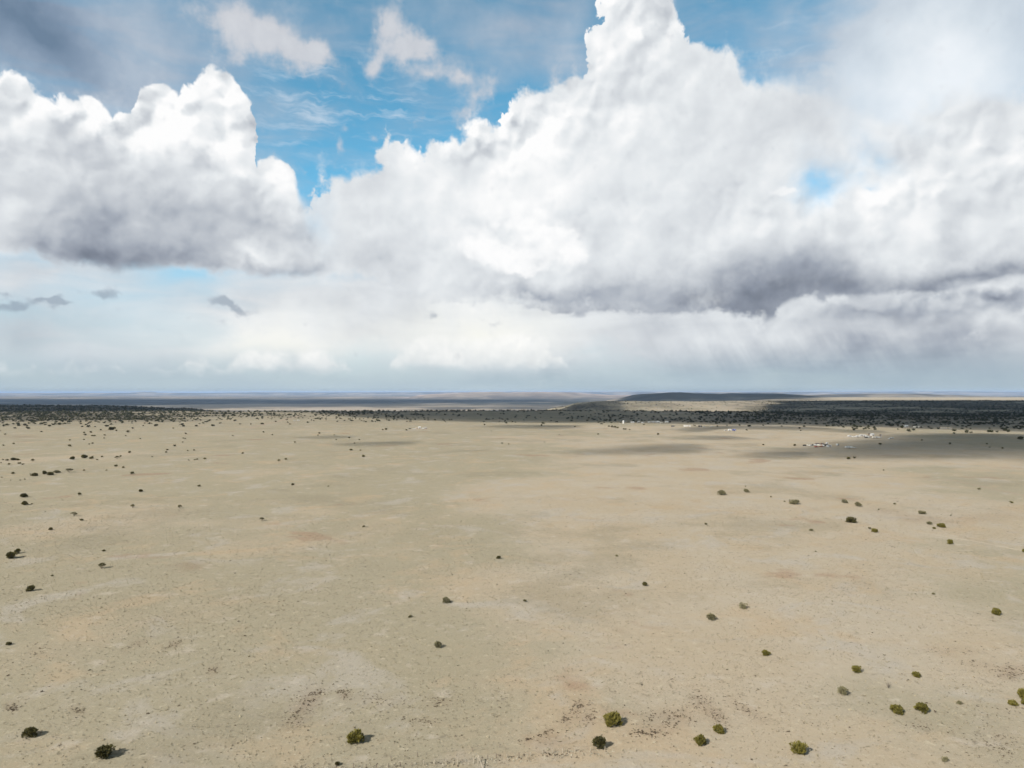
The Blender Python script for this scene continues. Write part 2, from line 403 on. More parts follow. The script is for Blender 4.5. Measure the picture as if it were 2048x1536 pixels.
# its dark shelf
bank(top=[(800, 640), (880, 598), (1000, 590), (1080, 586), (1160, 580), (1260, 580), (1360, 575), (1430, 540), (1500, 512), (1600, 504), (1700, 506), (1780, 518), (1860, 522), (1940, 512), (2048, 490)],
     bot=[(800, 600), (860, 603), (960, 606), (1040, 612), (1100, 630), (1160, 634), (1230, 626), (1300, 634), (1400, 636), (1440, 626), (1500, 634), (1560, 642), (1576, 608), (1620, 604),
          (1680, 606), (1740, 598), (1800, 588), (1860, 584), (1900, 586), (1950, 574), (2048, 552)],
     lights=[(1000, 595, 160, 20, 4, 34), (1150, 590, 120, 20, 0, 18), (1520, 570, 170, 50, 0, -40), (1480, 610, 120, 30, 10, -26), (1560, 620, 60, 26, 10, -18), (1750, 550, 260, 30, 0, -12), (1700, 555, 160, 40, 0, -18), (1900, 562, 180, 26, -6, -34), (2020, 545, 80, 24, -8, -20), (1120, 620, 160, 16, 4, -14), (1400, 610, 70, 20, 0, -20), (1330, 600, 36, 20, 0, 26), (1240, 590, 60, 20, 0, 10), (1780, 545, 60, 18, 0, 14)],
     base=172, seed=3.0, tamp=.6, bamp=.42, tsoft=.8, bsoft=.16, relief=(0.08, [(1240, 600, 200, 30, 0, .1)]), opac=0.95, big=.22)

# --- 6 small dark scraps below the banks
scr = field(PF, [(445, 603, 26, 16, 10, 1.2), (472, 618, 34, 12, 20, 1.1), (40, 606, 70, 10, -3, .9), (95, 600, 34, 7, 8, .8), (205, 588, 46, 9, 0, .8), (15, 586, 26, 6, 0, .7), (860, 630, 30, 14, 10, .55), (980, 640, 50, 9, 5, .5),
                 (330, 664, 30, 5, 5, .4), (440, 650, 40, 6, 0, .35), (610, 652, 30, 6, 0, .35), (1850, 600, 40, 20, 0, .5)])
scr_a = sstep(scr + (fbf - .5) * 1.3, 0.15, 0.8)
col = mixc(scr_a * 0.6, col, cc((142, 154, 170)))

# --- the horizon's pale air
hz = sstep(M('ABSOLUTE', V), 0.8, 0.0)
col = mixc(hz * 0.6, col, cc((170, 190, 202)))

# the rest of the sky, behind and above the camera: blue with unseen warm grey cloud, added to tint and dim the fill light (elevation over the frame or azimuth beyond it)
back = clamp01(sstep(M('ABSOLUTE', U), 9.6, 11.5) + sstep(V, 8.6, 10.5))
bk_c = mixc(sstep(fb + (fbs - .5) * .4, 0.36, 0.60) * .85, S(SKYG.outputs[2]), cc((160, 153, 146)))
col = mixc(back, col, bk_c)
# below the horizon
col = mixc(sstep(V, -0.02, -0.3), col, cc((120, 116, 104)))

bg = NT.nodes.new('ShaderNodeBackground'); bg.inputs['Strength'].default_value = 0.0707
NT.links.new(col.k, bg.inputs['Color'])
wo = NT.nodes.new('ShaderNodeOutputWorld')
NT.links.new(bg.outputs[0], wo.inputs['Surface'])
world.cycles.sampling_method = 'MANUAL'
world.cycles.sample_map_resolution = 512

# ================================================================== helpers for objects
COL = sc.collection
rng = np.random.default_rng(7)
random.seed(7)


def link(o, parent=None):
    COL.objects.link(o)
    if parent is not None: o.parent = parent
    return o


def tag(o, label=None, cat=None, group=None, kind=None):
    if label: o['label'] = label
    if cat: o['category'] = cat
    if group: o['group'] = group
    if kind: o['kind'] = kind
    return o


def mesh_np(name, verts, faces, mats, attrs=None, smooth=False, mat_idx=None):
    """faces: an (n, k) array, or a list of such arrays."""
    me = bpy.data.meshes.new(name)
    fl = faces if isinstance(faces, list) else [faces]
    fl = [np.asarray(f, dtype=np.int64) for f in fl if len(f)]
    loops = np.concatenate([f.ravel() for f in fl])
    sizes = np.concatenate([np.full(len(f), f.shape[1]) for f in fl])
    me.vertices.add(len(verts)); me.vertices.foreach_set('co', np.asarray(verts, dtype=np.float32).ravel())
    me.loops.add(len(loops)); me.loops.foreach_set('vertex_index', loops.astype(np.int32))
    me.polygons.add(len(sizes))
    me.polygons.foreach_set('loop_start', (np.cumsum(sizes) - sizes).astype(np.int32))
    if smooth: me.polygons.foreach_set('use_smooth', np.ones(len(sizes), bool))
    for m in mats: me.materials.append(m)
    if mat_idx is not None: me.polygons.foreach_set('material_index', np.asarray(mat_idx, dtype=np.int32))
    me.update(calc_edges=True)
    for k, v in (attrs or {}).items():
        a = me.attributes.new(k, 'FLOAT', 'POINT'); a.data.foreach_set('value', np.asarray(v, dtype=np.float32))
    return me


# ------------------------------------------------------------------ materials
def newmat(name):
    m = bpy.data.materials.new(name); m.use_nodes = True
    nt = m.node_tree; nt.nodes.clear()
    out = nt.nodes.new('ShaderNodeOutputMaterial')
    b = nt.nodes.new('ShaderNodeBsdfPrincipled')
    nt.links.new(b.outputs[0], out.inputs['Surface'])
    b.inputs['Specular IOR Level'].default_value = 0.2
    return m, nt, b, out


def paint(name, c, rough=0.6, var=0.15, scale=3.0, metal=0.0):
    """Weathered paint or plain stuff: a colour with worn, dusty patches."""
    m, nt, b, out = newmat(name)
    tc = nt.nodes.new('ShaderNodeTexCoord')
    n = nt.nodes.new('ShaderNodeTexNoise'); n.inputs['Scale'].default_value = scale; n.inputs['Detail'].default_value = 5
    nt.links.new(tc.outputs['Object'], n.inputs['Vector'])
    r = nt.nodes.new('ShaderNodeValToRGB')
    r.color_ramp.elements[0].position = .3; r.color_ramp.elements[1].position = .7
    r.color_ramp.elements[0].color = tuple(x * (1 - var) for x in c) + (1,)
    r.color_ramp.elements[1].color = tuple(min(1, x * (1 + var * .6)) for x in c) + (1,)
    nt.links.new(n.outputs['Fac'], r.inputs[0]); nt.links.new(r.outputs[0], b.inputs['Base Color'])
    b.inputs['Roughness'].default_value = rough; b.inputs['Metallic'].default_value = metal
    return m


def leaf_mat(name, dark, light, trans=0.25):
    m, nt, b, out = newmat(name)
    geo = nt.nodes.new('ShaderNodeNewGeometry'); oi = nt.nodes.new('ShaderNodeObjectInfo')
    tc = nt.nodes.new('ShaderNodeTexCoord')
    n = nt.nodes.new('ShaderNodeTexNoise'); n.inputs['Scale'].default_value = 1.6; n.inputs['Detail'].default_value = 3
    nt.links.new(tc.outputs['Object'], n.inputs['Vector'])
    a = nt.nodes.new('ShaderNodeMath'); a.operation = 'MULTIPLY_ADD'
    nt.links.new(geo.outputs['Random Per Island'], a.inputs[0]); a.inputs[1].default_value = 0.5
    nt.links.new(n.outputs['Fac'], a.inputs[2])
    a2 = nt.nodes.new('ShaderNodeMath'); a2.operation = 'MULTIPLY_ADD'
    nt.links.new(oi.outputs['Random'], a2.inputs[0]); a2.inputs[1].default_value = 0.3
    nt.links.new(a.outputs[0], a2.inputs[2])
    r = nt.nodes.new('ShaderNodeValToRGB')
    r.color_ramp.elements[0].position = .45; r.color_ramp.elements[1].position = 1.15 if False else 1.0
    r.color_ramp.elements[0].color = tuple(dark) + (1,); r.color_ramp.elements[1].color = tuple(light) + (1,)
    nt.links.new(a2.outputs[0], r.inputs[0])
    nt.links.new(r.outputs[0], b.inputs['Base Color'])
    b.inputs['Roughness'].default_value = 0.7
    tr = nt.nodes.new('ShaderNodeBsdfTranslucent'); nt.links.new(r.outputs[0], tr.inputs['Color'])
    mxs = nt.nodes.new('ShaderNodeMixShader'); mxs.inputs[0].default_value = trans
    nt.links.new(b.outputs[0], mxs.inputs[1]); nt.links.new(tr.outputs[0], mxs.inputs[2])
    nt.links.new(mxs.outputs[0], out.inputs['Surface'])
    return m


# ================================================================== the land
_ZY = np.array([0, 1200, 1800, 2300, 2800, 3400, 4000, 4600, 5200, 6000, 8000, 12000, 16000, 1e6])
_ZU = np.array([-2500, 200, 350, 480, 700, 1050, 1105, 1145, 1200, 1450, 1560, 1680, 2100, 4600])
_ZT = np.array([
    [0, 0, 0, -1, -2, 1, -40, -90, -120, -140, -150, -150, -150, -150],
    [0, 0, 0, -1, -2, 1, -40, -90, -120, -140, -150, -150, -150, -150],
    [0, 0, 0, -1, -8, -12, -60, -90, -120, -140, -150, -150, -150, -150],
    [0, 0, 0, -1, -25, -60, -90, -110, -120, -140, -150, -150, -150, -150],
    [0, 0, 0, 0, -20, -60, -90, -110, -120, -140, -150, -150, -150, -150],
    [0, 0, 0, 1, -16, -55, -80, -95, -100, -120, -140, -150, -150, -150],
    [0, 0, 0, 1, -16, -55, -70, -60, -48, -90, -140, -150, -150, -150],
    [0, 0, 0, 1, -16, -55, -62, -22, -12, -50, -130, -140, -150, -150],
    [0, 0, 0, 1, -18, -55, -60, -12, 0, -20, -110, -110, -150, -150],
    [0, 0, 0, -2, -18, -45, -50, -10, -2, -12, -50, -60, -140, -150],
    [0, 0, 0, -5, -18, -30, -30, -16, -4, -12, -20, -30, -140, -150],
    [0, 0, -3, -12, -20, -22, -16, -6, 0, -14, -15, -20, -130, -150],
    [0, 0, -3, -12, -20, -22, -14, -4, 3, -14, -15, -20, -130, -150],
    [0, 0, -3, -12, -20, -22, -14, -4, 3, -14, -15, -20, -130, -150]], float)
# far hills: depth, how deep, outline as (column, height of its top against the horizon line)
_HILLS = [
    (14000, 1700, [(1180, 830), (1222, 802), (1260, 796), (1290, 790), (1320, 787), (1345, 785), (1380, 786.5), (1410, 788), (1450, 787.5), (1490, 789.5), (1540, 789.5), (1600, 792), (1700, 801), (1800, 830)]),
    (19000, 1800, [(1380, 830), (1450, 788.5), (1480, 787), (1530, 787), (1570, 788.5), (1620, 791), (1660, 789.5), (1720, 788.5), (1790, 787), (1840, 788), (1900, 791), (2000, 795), (2300, 794), (2600, 830)]),
    (27000, 3000, [(780, 830), (840, 792), (880, 788.5), (920, 786.5), (960, 784.5), (985, 784), (1010, 785.5), (1030, 786), (1050, 784.5), (1080, 784), (1130, 785), (1160, 787.5), (1200, 790), (1260, 791), (1400, 830)]),
    (60000, 5000, [(-1200, 786.5), (-300, 785.8), (100, 786.0), (270, 785.6), (290, 783.6), (310, 785.4), (420, 786), (520, 784.6), (640, 785), (900, 784.2), (1000, 783.2), (1100, 783.6), (1280, 783.2), (1420, 783.8), (1700, 783.4), (1880, 782.6), (2048, 783.5), (3000, 785)]),
]


def vnoise(x, y, seed=0):
    """Smooth value noise on a unit lattice, -1 .. 1."""
    xi = np.floor(x).astype(np.int64); yi = np.floor(y).astype(np.int64)
    fx = x - xi; fy = y - yi
    fx = fx * fx * (3 - 2 * fx); fy = fy * fy * (3 - 2 * fy)

    def h(a, b):
        n = (a * 374761393 + b * 668265263 + seed * 1442695041) & 0x7fffffff
        n = ((n ^ (n >> 13)) * 1274126177) & 0x7fffffff
        n = n ^ (n >> 16)
        return (n & 0xffff) / 32767.5 - 1.0
    return (h(xi, yi) * (1 - fx) + h(xi + 1, yi) * fx) * (1 - fy) + (h(xi, yi + 1) * (1 - fx) + h(xi + 1, yi + 1) * fx) * fy


def fbm(x, y, n=4, seed=0):
    s = 0; a = 1; t = 0
    for i in range(n):
        s = s + a * vnoise(x * 2 ** i + 17.3 * i, y * 2 ** i - 9.1 * i, seed + i); t += a; a *= .5
    return s / t


def uY(x, y):
    r = np.hypot(x, y); az = np.clip(np.arctan2(x, y), -R(60), R(60))
    return CX + FOC * np.tan(az), r * np.cos(az)


def terrain(x, y):
    x = np.asarray(x, float); y = np.asarray(y, float)
    u, Y = uY(x, y)
    u = u + 25 * vnoise(x / 500, y / 500, 5) * np.clip((Y - 1800) / 1500, 0, 1)
    iu = np.clip(np.searchsorted(_ZU, u) - 1, 0, len(_ZU) - 2)
    tu = np.clip((u - _ZU[iu]) / (_ZU[iu + 1] - _ZU[iu]), 0, 1); tu = tu * tu * (3 - 2 * tu)
    iy = np.clip(np.searchsorted(_ZY, Y) - 1, 0, len(_ZY) - 2)
    ty = np.clip((Y - _ZY[iy]) / (_ZY[iy + 1] - _ZY[iy]), 0, 1); ty = ty * ty * (3 - 2 * ty)
    z = (_ZT[iu, iy] * (1 - tu) + _ZT[iu + 1, iy] * tu) * (1 - ty) + (_ZT[iu, iy + 1] * (1 - tu) + _ZT[iu + 1, iy + 1] * tu) * ty
    for D, W, pts in _HILLS:
        px, py = zip(*pts)
        w = np.clip(1 - np.abs(Y - D) / (W * 1.6), 0, 1); w = np.clip(w * 1.7, 0, 1); w = w * w * (3 - 2 * w)
        top = HCAM - D * (np.interp(u, px, py) - HZ) / FOC + (D < 20000) * 12.0 * fbm(x / 600, y / 1200, 4, 71)
        z = z + np.maximum(top - z, 0) * w
    near = np.clip((Y - 120) / 500, 0, 1) * np.clip((9000 - Y) / 3000, 0, 1)
    z = z + near * (1.0 * fbm(x / 260, y / 200, 3, 3))
    rough = np.clip((Y - 2400) / 800, 0, 1) * np.clip((9000 - Y) / 3000, 0, 1)
    z = z + rough * (5.0 * fbm(x / 420, y / 420, 4, 11)) - rough * np.clip((Y - 3600) / 500, 0, 1) * 9.0 * np.abs(fbm(x / 300, y / 500, 4, 51)) * (Y < 7000)
    ff = np.clip((Y - 9000) / 4000, 0, 1) * np.clip((40000 - Y) / 10000, 0, 1)
    z = z + ff * 9.0 * fbm(x / 1500, y / 1500, 4, 23)
    return z


_YS = np.concatenate([np.geomspace(70, 700, 250), np.geomspace(702, 120000, 1300)[0:]])


def hit(px, py):
    """Where the sight line through a spot of the picture meets the land: x, y, z."""
    px = np.atleast_1d(np.asarray(px, float)); py = np.atleast_1d(np.asarray(py, float))
    out = np.zeros((len(px), 3)) * np.nan
    for c in range(0, len(px), 400):
        a = ((px[c:c + 400] - CX) / FOC)[:, None]; b = ((py[c:c + 400] - HZ) / FOC)[:, None]
        X = a * _YS[None]; Yg = np.broadcast_to(_YS[None], X.shape)
        zr = HCAM - b * Yg; d = zr - terrain(X, Yg)
        k = np.argmax(d < 0, axis=1); ok = (d < 0).any(axis=1) & (k > 0)
        i = np.arange(len(k)); k0 = np.maximum(k - 1, 0)
        t = d[i, k0] / (d[i, k0] - d[i, k] + 1e-9); Yh = _YS[k0] + (_YS[k] - _YS[k0]) * t
        x = a[:, 0] * Yh
        res = np.stack([x, Yh, terrain(x, Yh)], 1); res[~ok] = np.nan
        out[c:c + 400] = res
    return out


# --- woodland cover, by column and by height in the view of a flat land (that is, by distance)
_WU = np.array([-600, 0, 300, 420, 520, 660, 760, 900, 1080, 1200, 1400, 1560, 1680, 1780, 2048, 2600])
_WV = np.array([800, 812, 819, 824, 830, 836, 842, 848, 856, 866])
_WT = np.array([
    [1, 1, 1, 1, 1, .95, .8, .4, .09, .015], [1, 1, 1, 1, 1, .95, .8, .35, .08, .015], [1, 1, .95, .7, .9, .9, .5, .12, .03, .01],
    [.9, .9, .75, .65, .8, .6, .25, .05, .02, 0], [.8, .8, .8, .7, .5, .2, .05, .02, 0, 0], [.8, .8, .9, .75, .45, .22, .07, .02, 0, 0], [.8, .8, .95, .5, .35, .28, .14, .02, 0, 0],
    [.7, .7, .95, .12, .10, .10, .09, .01, 0, 0], [.7, .7, .95, .07, .04, .06, .09, .01, 0, 0], [.5, .4, .95, .14, .09, .2, .18, .03, 0, 0], [.14, .14, .95, .25, .12, .32, .28, .04, .0, 0],
    [.6, .6, .9, .8, .7, .65, .55, .10, .01, 0], [.8, .9, .9, .8, .6, .5, .55, .35, .05, 0], [.9, .9, .85, .8, .75, .6, .5, .5, .12, .02], [.95, .95, .9, .85, .75, .6, .5, .45, .2, .05], [1, 1, 1, .9, .8, .7, .6, .5, .3, .1]])


def wood(x, y):
    u, Y = uY(x, y)
    v = HZ + FOC * HCAM / np.maximum(Y, 1.0)
    u = u + 60 * fbm(x / 300, y / 300, 2, 41); v = v + 2.5 * fbm(x / 120 + 9, y / 120, 3, 42)
    iu = np.clip(np.searchsorted(_WU, u) - 1, 0, len(_WU) - 2); tu = np.clip((u - _WU[iu]) / (_WU[iu + 1] - _WU[iu]), 0, 1)
    iv = np.clip(np.searchsorted(_WV, v) - 1, 0, len(_WV) - 2); tv = np.clip((v - _WV[iv]) / (_WV[iv + 1] - _WV[iv]), 0, 1)
    w = (_WT[iu, iv] * (1 - tu) + _WT[iu + 1, iv] * tu) * (1 - tv) + (_WT[iu, iv + 1] * (1 - tu) + _WT[iu + 1, iv + 1] * tu) * tv
    w = np.where((v > 866) | (Y > 6500), 0, w)
    cl = fbm(x / 90, y / 90, 3, 43) + np.clip((Y - 2200) / 800, 0, 1) * 1.1 * fbm(x / 420, y / 900, 3, 47)
    return np.clip(w * (1.0 + 1.3 * cl) + np.clip(w - .75, 0, 1) * 1.0, 0, 1)


# --- ground mesh
azs = np.concatenate([np.radians(np.linspace(-180, -48, 34)[:-1]), np.radians(np.linspace(-48, 48, 560)), np.radians(np.linspace(48, 180, 34)[1:-1])])
rs = np.concatenate([[0.0], np.geomspace(12, 1000, 190)[:-1], np.geomspace(1000, 9000, 330)[:-1], np.geomspace(9000, 32000, 170)[:-1], np.geomspace(32000, 150000, 60)])
A, RR = np.meshgrid(azs, rs)
GX, GY = RR * np.sin(A), RR * np.cos(A)
GZ = terrain(GX, GY)
nr, na = GX.shape
idx = np.arange(nr * na).reshape(nr, na)
nxt = np.roll(idx, -1, axis=1)
F = np.stack([idx[:-1], nxt[:-1], nxt[1:], idx[1:]], -1).reshape(-1, 4)
gu, gY = uY(GX, GY)
front = np.abs(A) < R(55)
# land cover, and far shade and sunlight put into the ground colour
wd = wood(GX, GY)
wd = np.where(gY > 6500, 0, wd)
# soil darkened by the patches of dead weeds: column, row, half width, half height, slant, how many weeds
PATCH = [(612, 1408, 36, 26, -.7, 260), (640, 1384, 14, 8, 0, 50), (690, 1384, 14, 9, 0, 60), (1156, 1410, 16, 10, -.2, 110), (1134, 1438, 16, 10, 0, 90), (1090, 1466, 22, 8, -.35, 130), (1060, 1474, 18, 5, -.3, 70), (1175, 1432, 22, 14, 0, 70),
         (1330, 1432, 60, 18, 0, 260), (1300, 1462, 44, 8, 0, 170), (1400, 1400, 26, 16, .3, 90), (1430, 1430, 30, 14, .4, 110), (1490, 1416, 40, 10, .5, 80), (30, 1412, 14, 8, 0, 80), (160, 1418, 18, 8, 0, 50), (350, 1288, 20, 6, -.4, 60), (270, 1290, 26, 6, -.4, 40),
         (430, 1338, 14, 8, 0, 40), (1900, 1300, 60, 8, 0, 60), (1960, 1330, 60, 8, .1, 60), (2020, 1338, 40, 12, 0, 130), (2010, 1350, 30, 6, 0, 60), (1990, 1480, 60, 30, 0, 130), (1840, 1450, 40, 6, .2, 40), (2000, 1420, 50, 12, 0, 40),
         (1850, 1038, 70, 8, .1, 130), (1960, 1035, 90, 9, -.05, 120), (1770, 1022, 40, 5, .1, 40), (1640, 1016, 20, 2, 0, 14), (1460, 984, 30, 2, .1, 8), (850, 1440, 40, 10, 0, 50), (880, 1400, 30, 12, 0, 60), (760, 1400, 60, 14, .1, 70), (1110, 1505, 30, 4, 0, 30),
         (200, 1210, 160, 30, -.1, 90), (120, 1300, 120, 16, -.2, 100), (330, 1240, 120, 20, -.15, 60)]
patch = np.zeros_like(GX)
gv = HZ + FOC * HCAM / np.maximum(gY, 1.0)
for (a, b, ra, rb, sl, n) in PATCH + [(380, 1131, 34, 8, 0, 900), (1100, 1480, 40, 10, 0, 300), (590, 1440, 30, 10, 0, 200), (45, 873, 40, 3, 0, 600)]:
    dens = min(1.0, n / (ra * rb * .28))
    q = ((gu - a) / (ra * 1.2)) ** 2 + ((gv - b - sl * (gu - a)) / (rb * 1.2)) ** 2
    patch = np.maximum(patch, np.exp(-q * 1.5) * dens * .62 * (gY < 2000))
far = np.clip((gY - 5200) / 2500, 0, 1)
pink = np.clip(1 - np.abs(gY - 27000) / 5500, 0, 1) * np.clip((gu - 760) / 80, 0, 1) * np.clip((1330 - gu) / 60, 0, 1)
bluehill = np.clip(1 - np.abs(gY - 14000) / 3200, 0, 1) * np.clip((gu - 1225) / 30, 0, 1) * np.clip((2200 - gu) / 100, 0, 1)  # shade on the far hills, put into the ground colour
bluehill = np.maximum(bluehill, np.clip(1 - np.abs(gY - 19000) / 3600, 0, 1) * np.clip((gu - 1430) / 30, 0, 1) * 0.55)
darkfar = np.clip((gY - 9500) / 3500, 0, 1) * np.clip((26000 - gY) / 6000, 0, 1) * np.clip((1230 - gu) / 60, 0, 1)  # cloud shade over the far plain, put into the ground colour
me = mesh_np('ground', np.stack([GX, GY, GZ], -1).reshape(-1, 3), F, [], smooth=True, attrs={
    'sunlit_strip': (np.clip((gu - 1600) / 80, 0, 1) * np.clip((gY - 6800) / 600, 0, 1) * np.clip((13000 - gY) / 2000, 0, 1)).ravel(), 'patch': patch.ravel(), 'wood': wd.ravel(), 'far': far.ravel(), 'pink': pink.ravel(), 'far_shade': np.maximum(bluehill, darkfar * .9).ravel()})
gm, nt, bsdf, out = newmat('dry_grassland')
NT = nt                                         # the formula helpers write into this tree from here on


def attr(name):
    n = NT.nodes.new('ShaderNodeAttribute'); n.attribute_name = name
    return S(n.outputs['Fac'])


_geo = nt.nodes.new('ShaderNodeNewGeometry')
GP = S(_geo.outputs['Position'])
X_, Y_ = split(GP)


def pn(scale, detail=4, rough=.55, loc=(0, 0, 0), sx=1.0, sy=1.0, rot=0.0, dist=0.0):
    return noise(mapping(GP, loc=loc, scale=(sx, sy, 1), rot=rot), scale, detail, rough, dist=dist)


def C(*c): return tuple(x * .80 for x in c) + (1.0,)


n_big = pn(1 / 260., 3, .5)
n_med = pn(1 / 48., 5, .6, (31, 7, 0))
n_pat = pn(1 / 15., 5, .62, (3, 77, 0), dist=.4)
n_fin = pn(1 / 2.2, 5, .65, (9, 9, 0))
n_grn = pn(1 / .42, 3, .7, (1, 5, 0))
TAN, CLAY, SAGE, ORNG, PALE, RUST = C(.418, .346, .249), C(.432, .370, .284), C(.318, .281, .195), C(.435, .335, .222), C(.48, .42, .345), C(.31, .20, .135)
c = mixc(sstep(n_med, .35, .65), TAN, CLAY)
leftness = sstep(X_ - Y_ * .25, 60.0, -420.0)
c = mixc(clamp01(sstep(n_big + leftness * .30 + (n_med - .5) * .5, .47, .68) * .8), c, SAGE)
c = mixc(sstep(pn(1 / 38., 5, .6, (7, 91, 0), dist=.6) + (n_pat - .5) * .5, .52, .74) * .6, c, ORNG)
c = mixc(sstep(pn(1 / 30., 5, .6, (55, 20, 0), dist=.6) + (n_pat - .5) * .4, .54, .72) * .62, c, C(.41, .372, .318))
c = mixc(attr('patch') * (.7 + (n_pat - .5)), c, C(.24, .165, .11))
c = mixc(sstep(pn(1 / 75., 6, .62, (155, 20, 0)), .53, .68) * .45, c, C(.27, .235, .165))
c = mixc(sstep(pn(1 / 9., 5, .6, (75, 3, 0)), .60, .74) * .5, c, PALE)
c = mixc(sstep(pn(1 / 60., 4, .6, (120, 40, 0), sy=1.0), .66, .74) * .55, c, RUST)
grain = sstep(pn(1 / 26., 4, .6, (19, 44, 0)), .38, .62, .25, 1.0)
# fine grain: tufts and stones seen as light and dark specks
c = mixc(sstep(n_fin, .42, .26) * .55 * grain, c, C(.16, .13, .09))
c = mixc(sstep(n_fin, .58, .78) * .45, c, C(.58, .51, .38))
c = mixc(sstep(n_grn, .40, .25) * .6 * grain, c, C(.14, .11, .08))
c = mixc(sstep(n_grn, .60, .75) * .45, c, C(.60, .54, .42))
# far desert, its dark and pale bands also painting cloud shade and sun
fp = pn(1 / 2600., 6, .6, (3, 3, 0)); fq = pn(1 / 900., 6, .65, (33, 13, 0))
fc = mixc(sstep(fp + (fq - .5) * .5, .42, .62), C(.115, .105, .088), C(.40, .33, .25))
fc = mixc(sstep(fq, .60, .70) * .6, fc, C(.54, .47, .38))
c = mixc(attr('far'), c, fc)
c = mixc(attr('sunlit_strip') * (.9 + (fq - .5) * 1.5), c, C(.50, .42, .31))  # far strip of sunlight painted as lighter tan ground
c = mixc(attr('pink') * (.75 + (fq - .5) * 1.4), c, C(.62, .48, .42))
c = mixc(clamp01(attr('far_shade') * (0.95 + (fq - .5) * 3.5)), c, C(.045, .052, .045))  # far cloud shade painted as dark ground
# woodland floor: duff and low brush between the trees
wn = pn(1 / 18., 4, .6, (8, 8, 0))
c = mixc(clamp01(attr('wood') * sstep(wn, .24, .52) * .95), c, C(.060, .054, .042))
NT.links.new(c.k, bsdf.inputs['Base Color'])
bsdf.inputs['Roughness'].default_value = 0.95
bsdf.inputs['Specular IOR Level'].default_value = 0.05
bmp = nt.nodes.new('ShaderNodeBump'); bmp.inputs['Strength'].default_value = 0.55; bmp.inputs['Distance'].default_value = 0.22
_h = n_fin * 1.0 + n_grn * 0.45 + n_pat * 1.2
NT.links.new(_h.k, bmp.inputs['Height']); NT.links.new(bmp.outputs[0], bsdf.inputs['Normal'])
me.materials.append(gm)
ground = link(bpy.data.objects.new('ground', me))
tag(ground, kind='structure')

# --- unseen clouds added overhead and behind the camera to cast the plain's shadows (all above the picture's upper edge)
cm = bpy.data.materials.new('cloud_vapour'); cm.use_nodes = True
nt = cm.node_tree; nt.nodes.clear()
_o = nt.nodes.new('ShaderNodeOutputMaterial'); _v = nt.nodes.new('ShaderNodeVolumePrincipled')
_v.inputs['Color'].default_value = (.95, .95, .96, 1); _v.inputs['Density'].default_value = 0.012; _v.inputs['Anisotropy'].default_value = 0.3
nt.links.new(_v.outputs[0], _o.inputs['Volume'])
CLOUDS = []


def inside(px, py, poly):
    """Signed distance to a polygon, positive inside."""
    P = np.array(poly, float); Q = np.roll(P, -1, 0)
    dmin = np.full(px.shape, 1e9); inn = np.zeros(px.shape, bool)
    for (ax, ay), (bx, by) in zip(P, Q):
        ex, ey = bx - ax, by - ay
        t = np.clip(((px - ax) * ex + (py - ay) * ey) / (ex * ex + ey * ey + 1e-9), 0, 1)
        dmin = np.minimum(dmin, np.hypot(px - ax - t * ex, py - ay - t * ey))
        cnd = ((ay > py) != (by > py)) & (px < (bx - ax) * (py - ay) / (by - ay + 1e-12) + ax)
        inn ^= cnd
    return np.where(inn, dmin, -dmin)


def cloud(poly, H, T, soft, rough, seed, n=110, zg=0.0):
    """A cloud at height H whose shadow falls on the patch of land seen within the outline POLY (spots of the picture)."""
    g = []
    for px, py in poly:
        Yd = FOC * (HCAM - zg) / (py - HZ); g.append(((px - CX) / FOC * Yd, Yd))
    off = np.array([SUNV.x, SUNV.y]) / SUNV.z * (H - zg)
    g = np.array(g) + off
    lo, hi = g.min(0) - soft, g.max(0) + soft
    xs, ys = np.meshgrid(np.linspace(lo[0], hi[0], n), np.linspace(lo[1], hi[1], n))
    s = inside(xs, ys, g)
    s = s + rough * 1.6 * fbm(xs / (rough * 4.5), ys / (rough * 3.0), 5, seed)
    t = np.clip(s / soft, 0, 1); t = t * t * (3 - 2 * t)
    t[0] = t[-1] = 0; t[:, 0] = t[:, -1] = 0
    bump = 1 + .55 * fbm(xs / (soft * 1.5 + 50), ys / (soft * 1.5 + 50), 3, seed + 5)
    top = H + T * t * bump; bot = H - T * .25 * t
    V0 = np.concatenate([np.stack([xs, ys, top], -1).reshape(-1, 3), np.stack([xs, ys, bot], -1).reshape(-1, 3)])
    idx = np.arange(n * n).reshape(n, n)
    live = np.maximum.reduce([t[:-1, :-1], t[1:, :-1], t[:-1, 1:], t[1:, 1:]]) > 0
    q = np.stack([idx[:-1, :-1], idx[:-1, 1:], idx[1:, 1:], idx[1:, :-1]], -1)[live]
    flat = (t.ravel() <= 0)
    remap = np.arange(2 * n * n); remap[n * n:][flat] = np.arange(n * n)[flat]
    qb = remap[(q + n * n)[:, ::-1]]
    allf = np.concatenate([q, qb])
    used, inv = np.unique(allf.ravel(), return_inverse=True)
    o = link(bpy.data.objects.new('clouds', mesh_np('clouds', V0[used], inv.reshape(-1, 4), [cm], smooth=True)))
    tag(o, kind='stuff')
    CLOUDS.append(o)
    w = V0[used]; rows = HZ - FOC * (w[:, 2] - HCAM) / np.maximum(w[:, 1], 1); ok = (w[:, 1] > 0)
    if ok.any() and rows[ok].max() > -12: print('CLOUD IN VIEW', seed, rows[ok].max())
    return o


# the plateau's edge strip and what lies before it
cloud([(640, 823), (760, 838), (860, 843.5), (960, 847.5), (1100, 848), (1250, 846), (1400, 848), (1560, 851), (1700, 856), (1850, 861), (2048, 866), (2500, 872), (2500, 815), (1600, 815), (700, 815)], 1150, 125, 60, 55, 3)
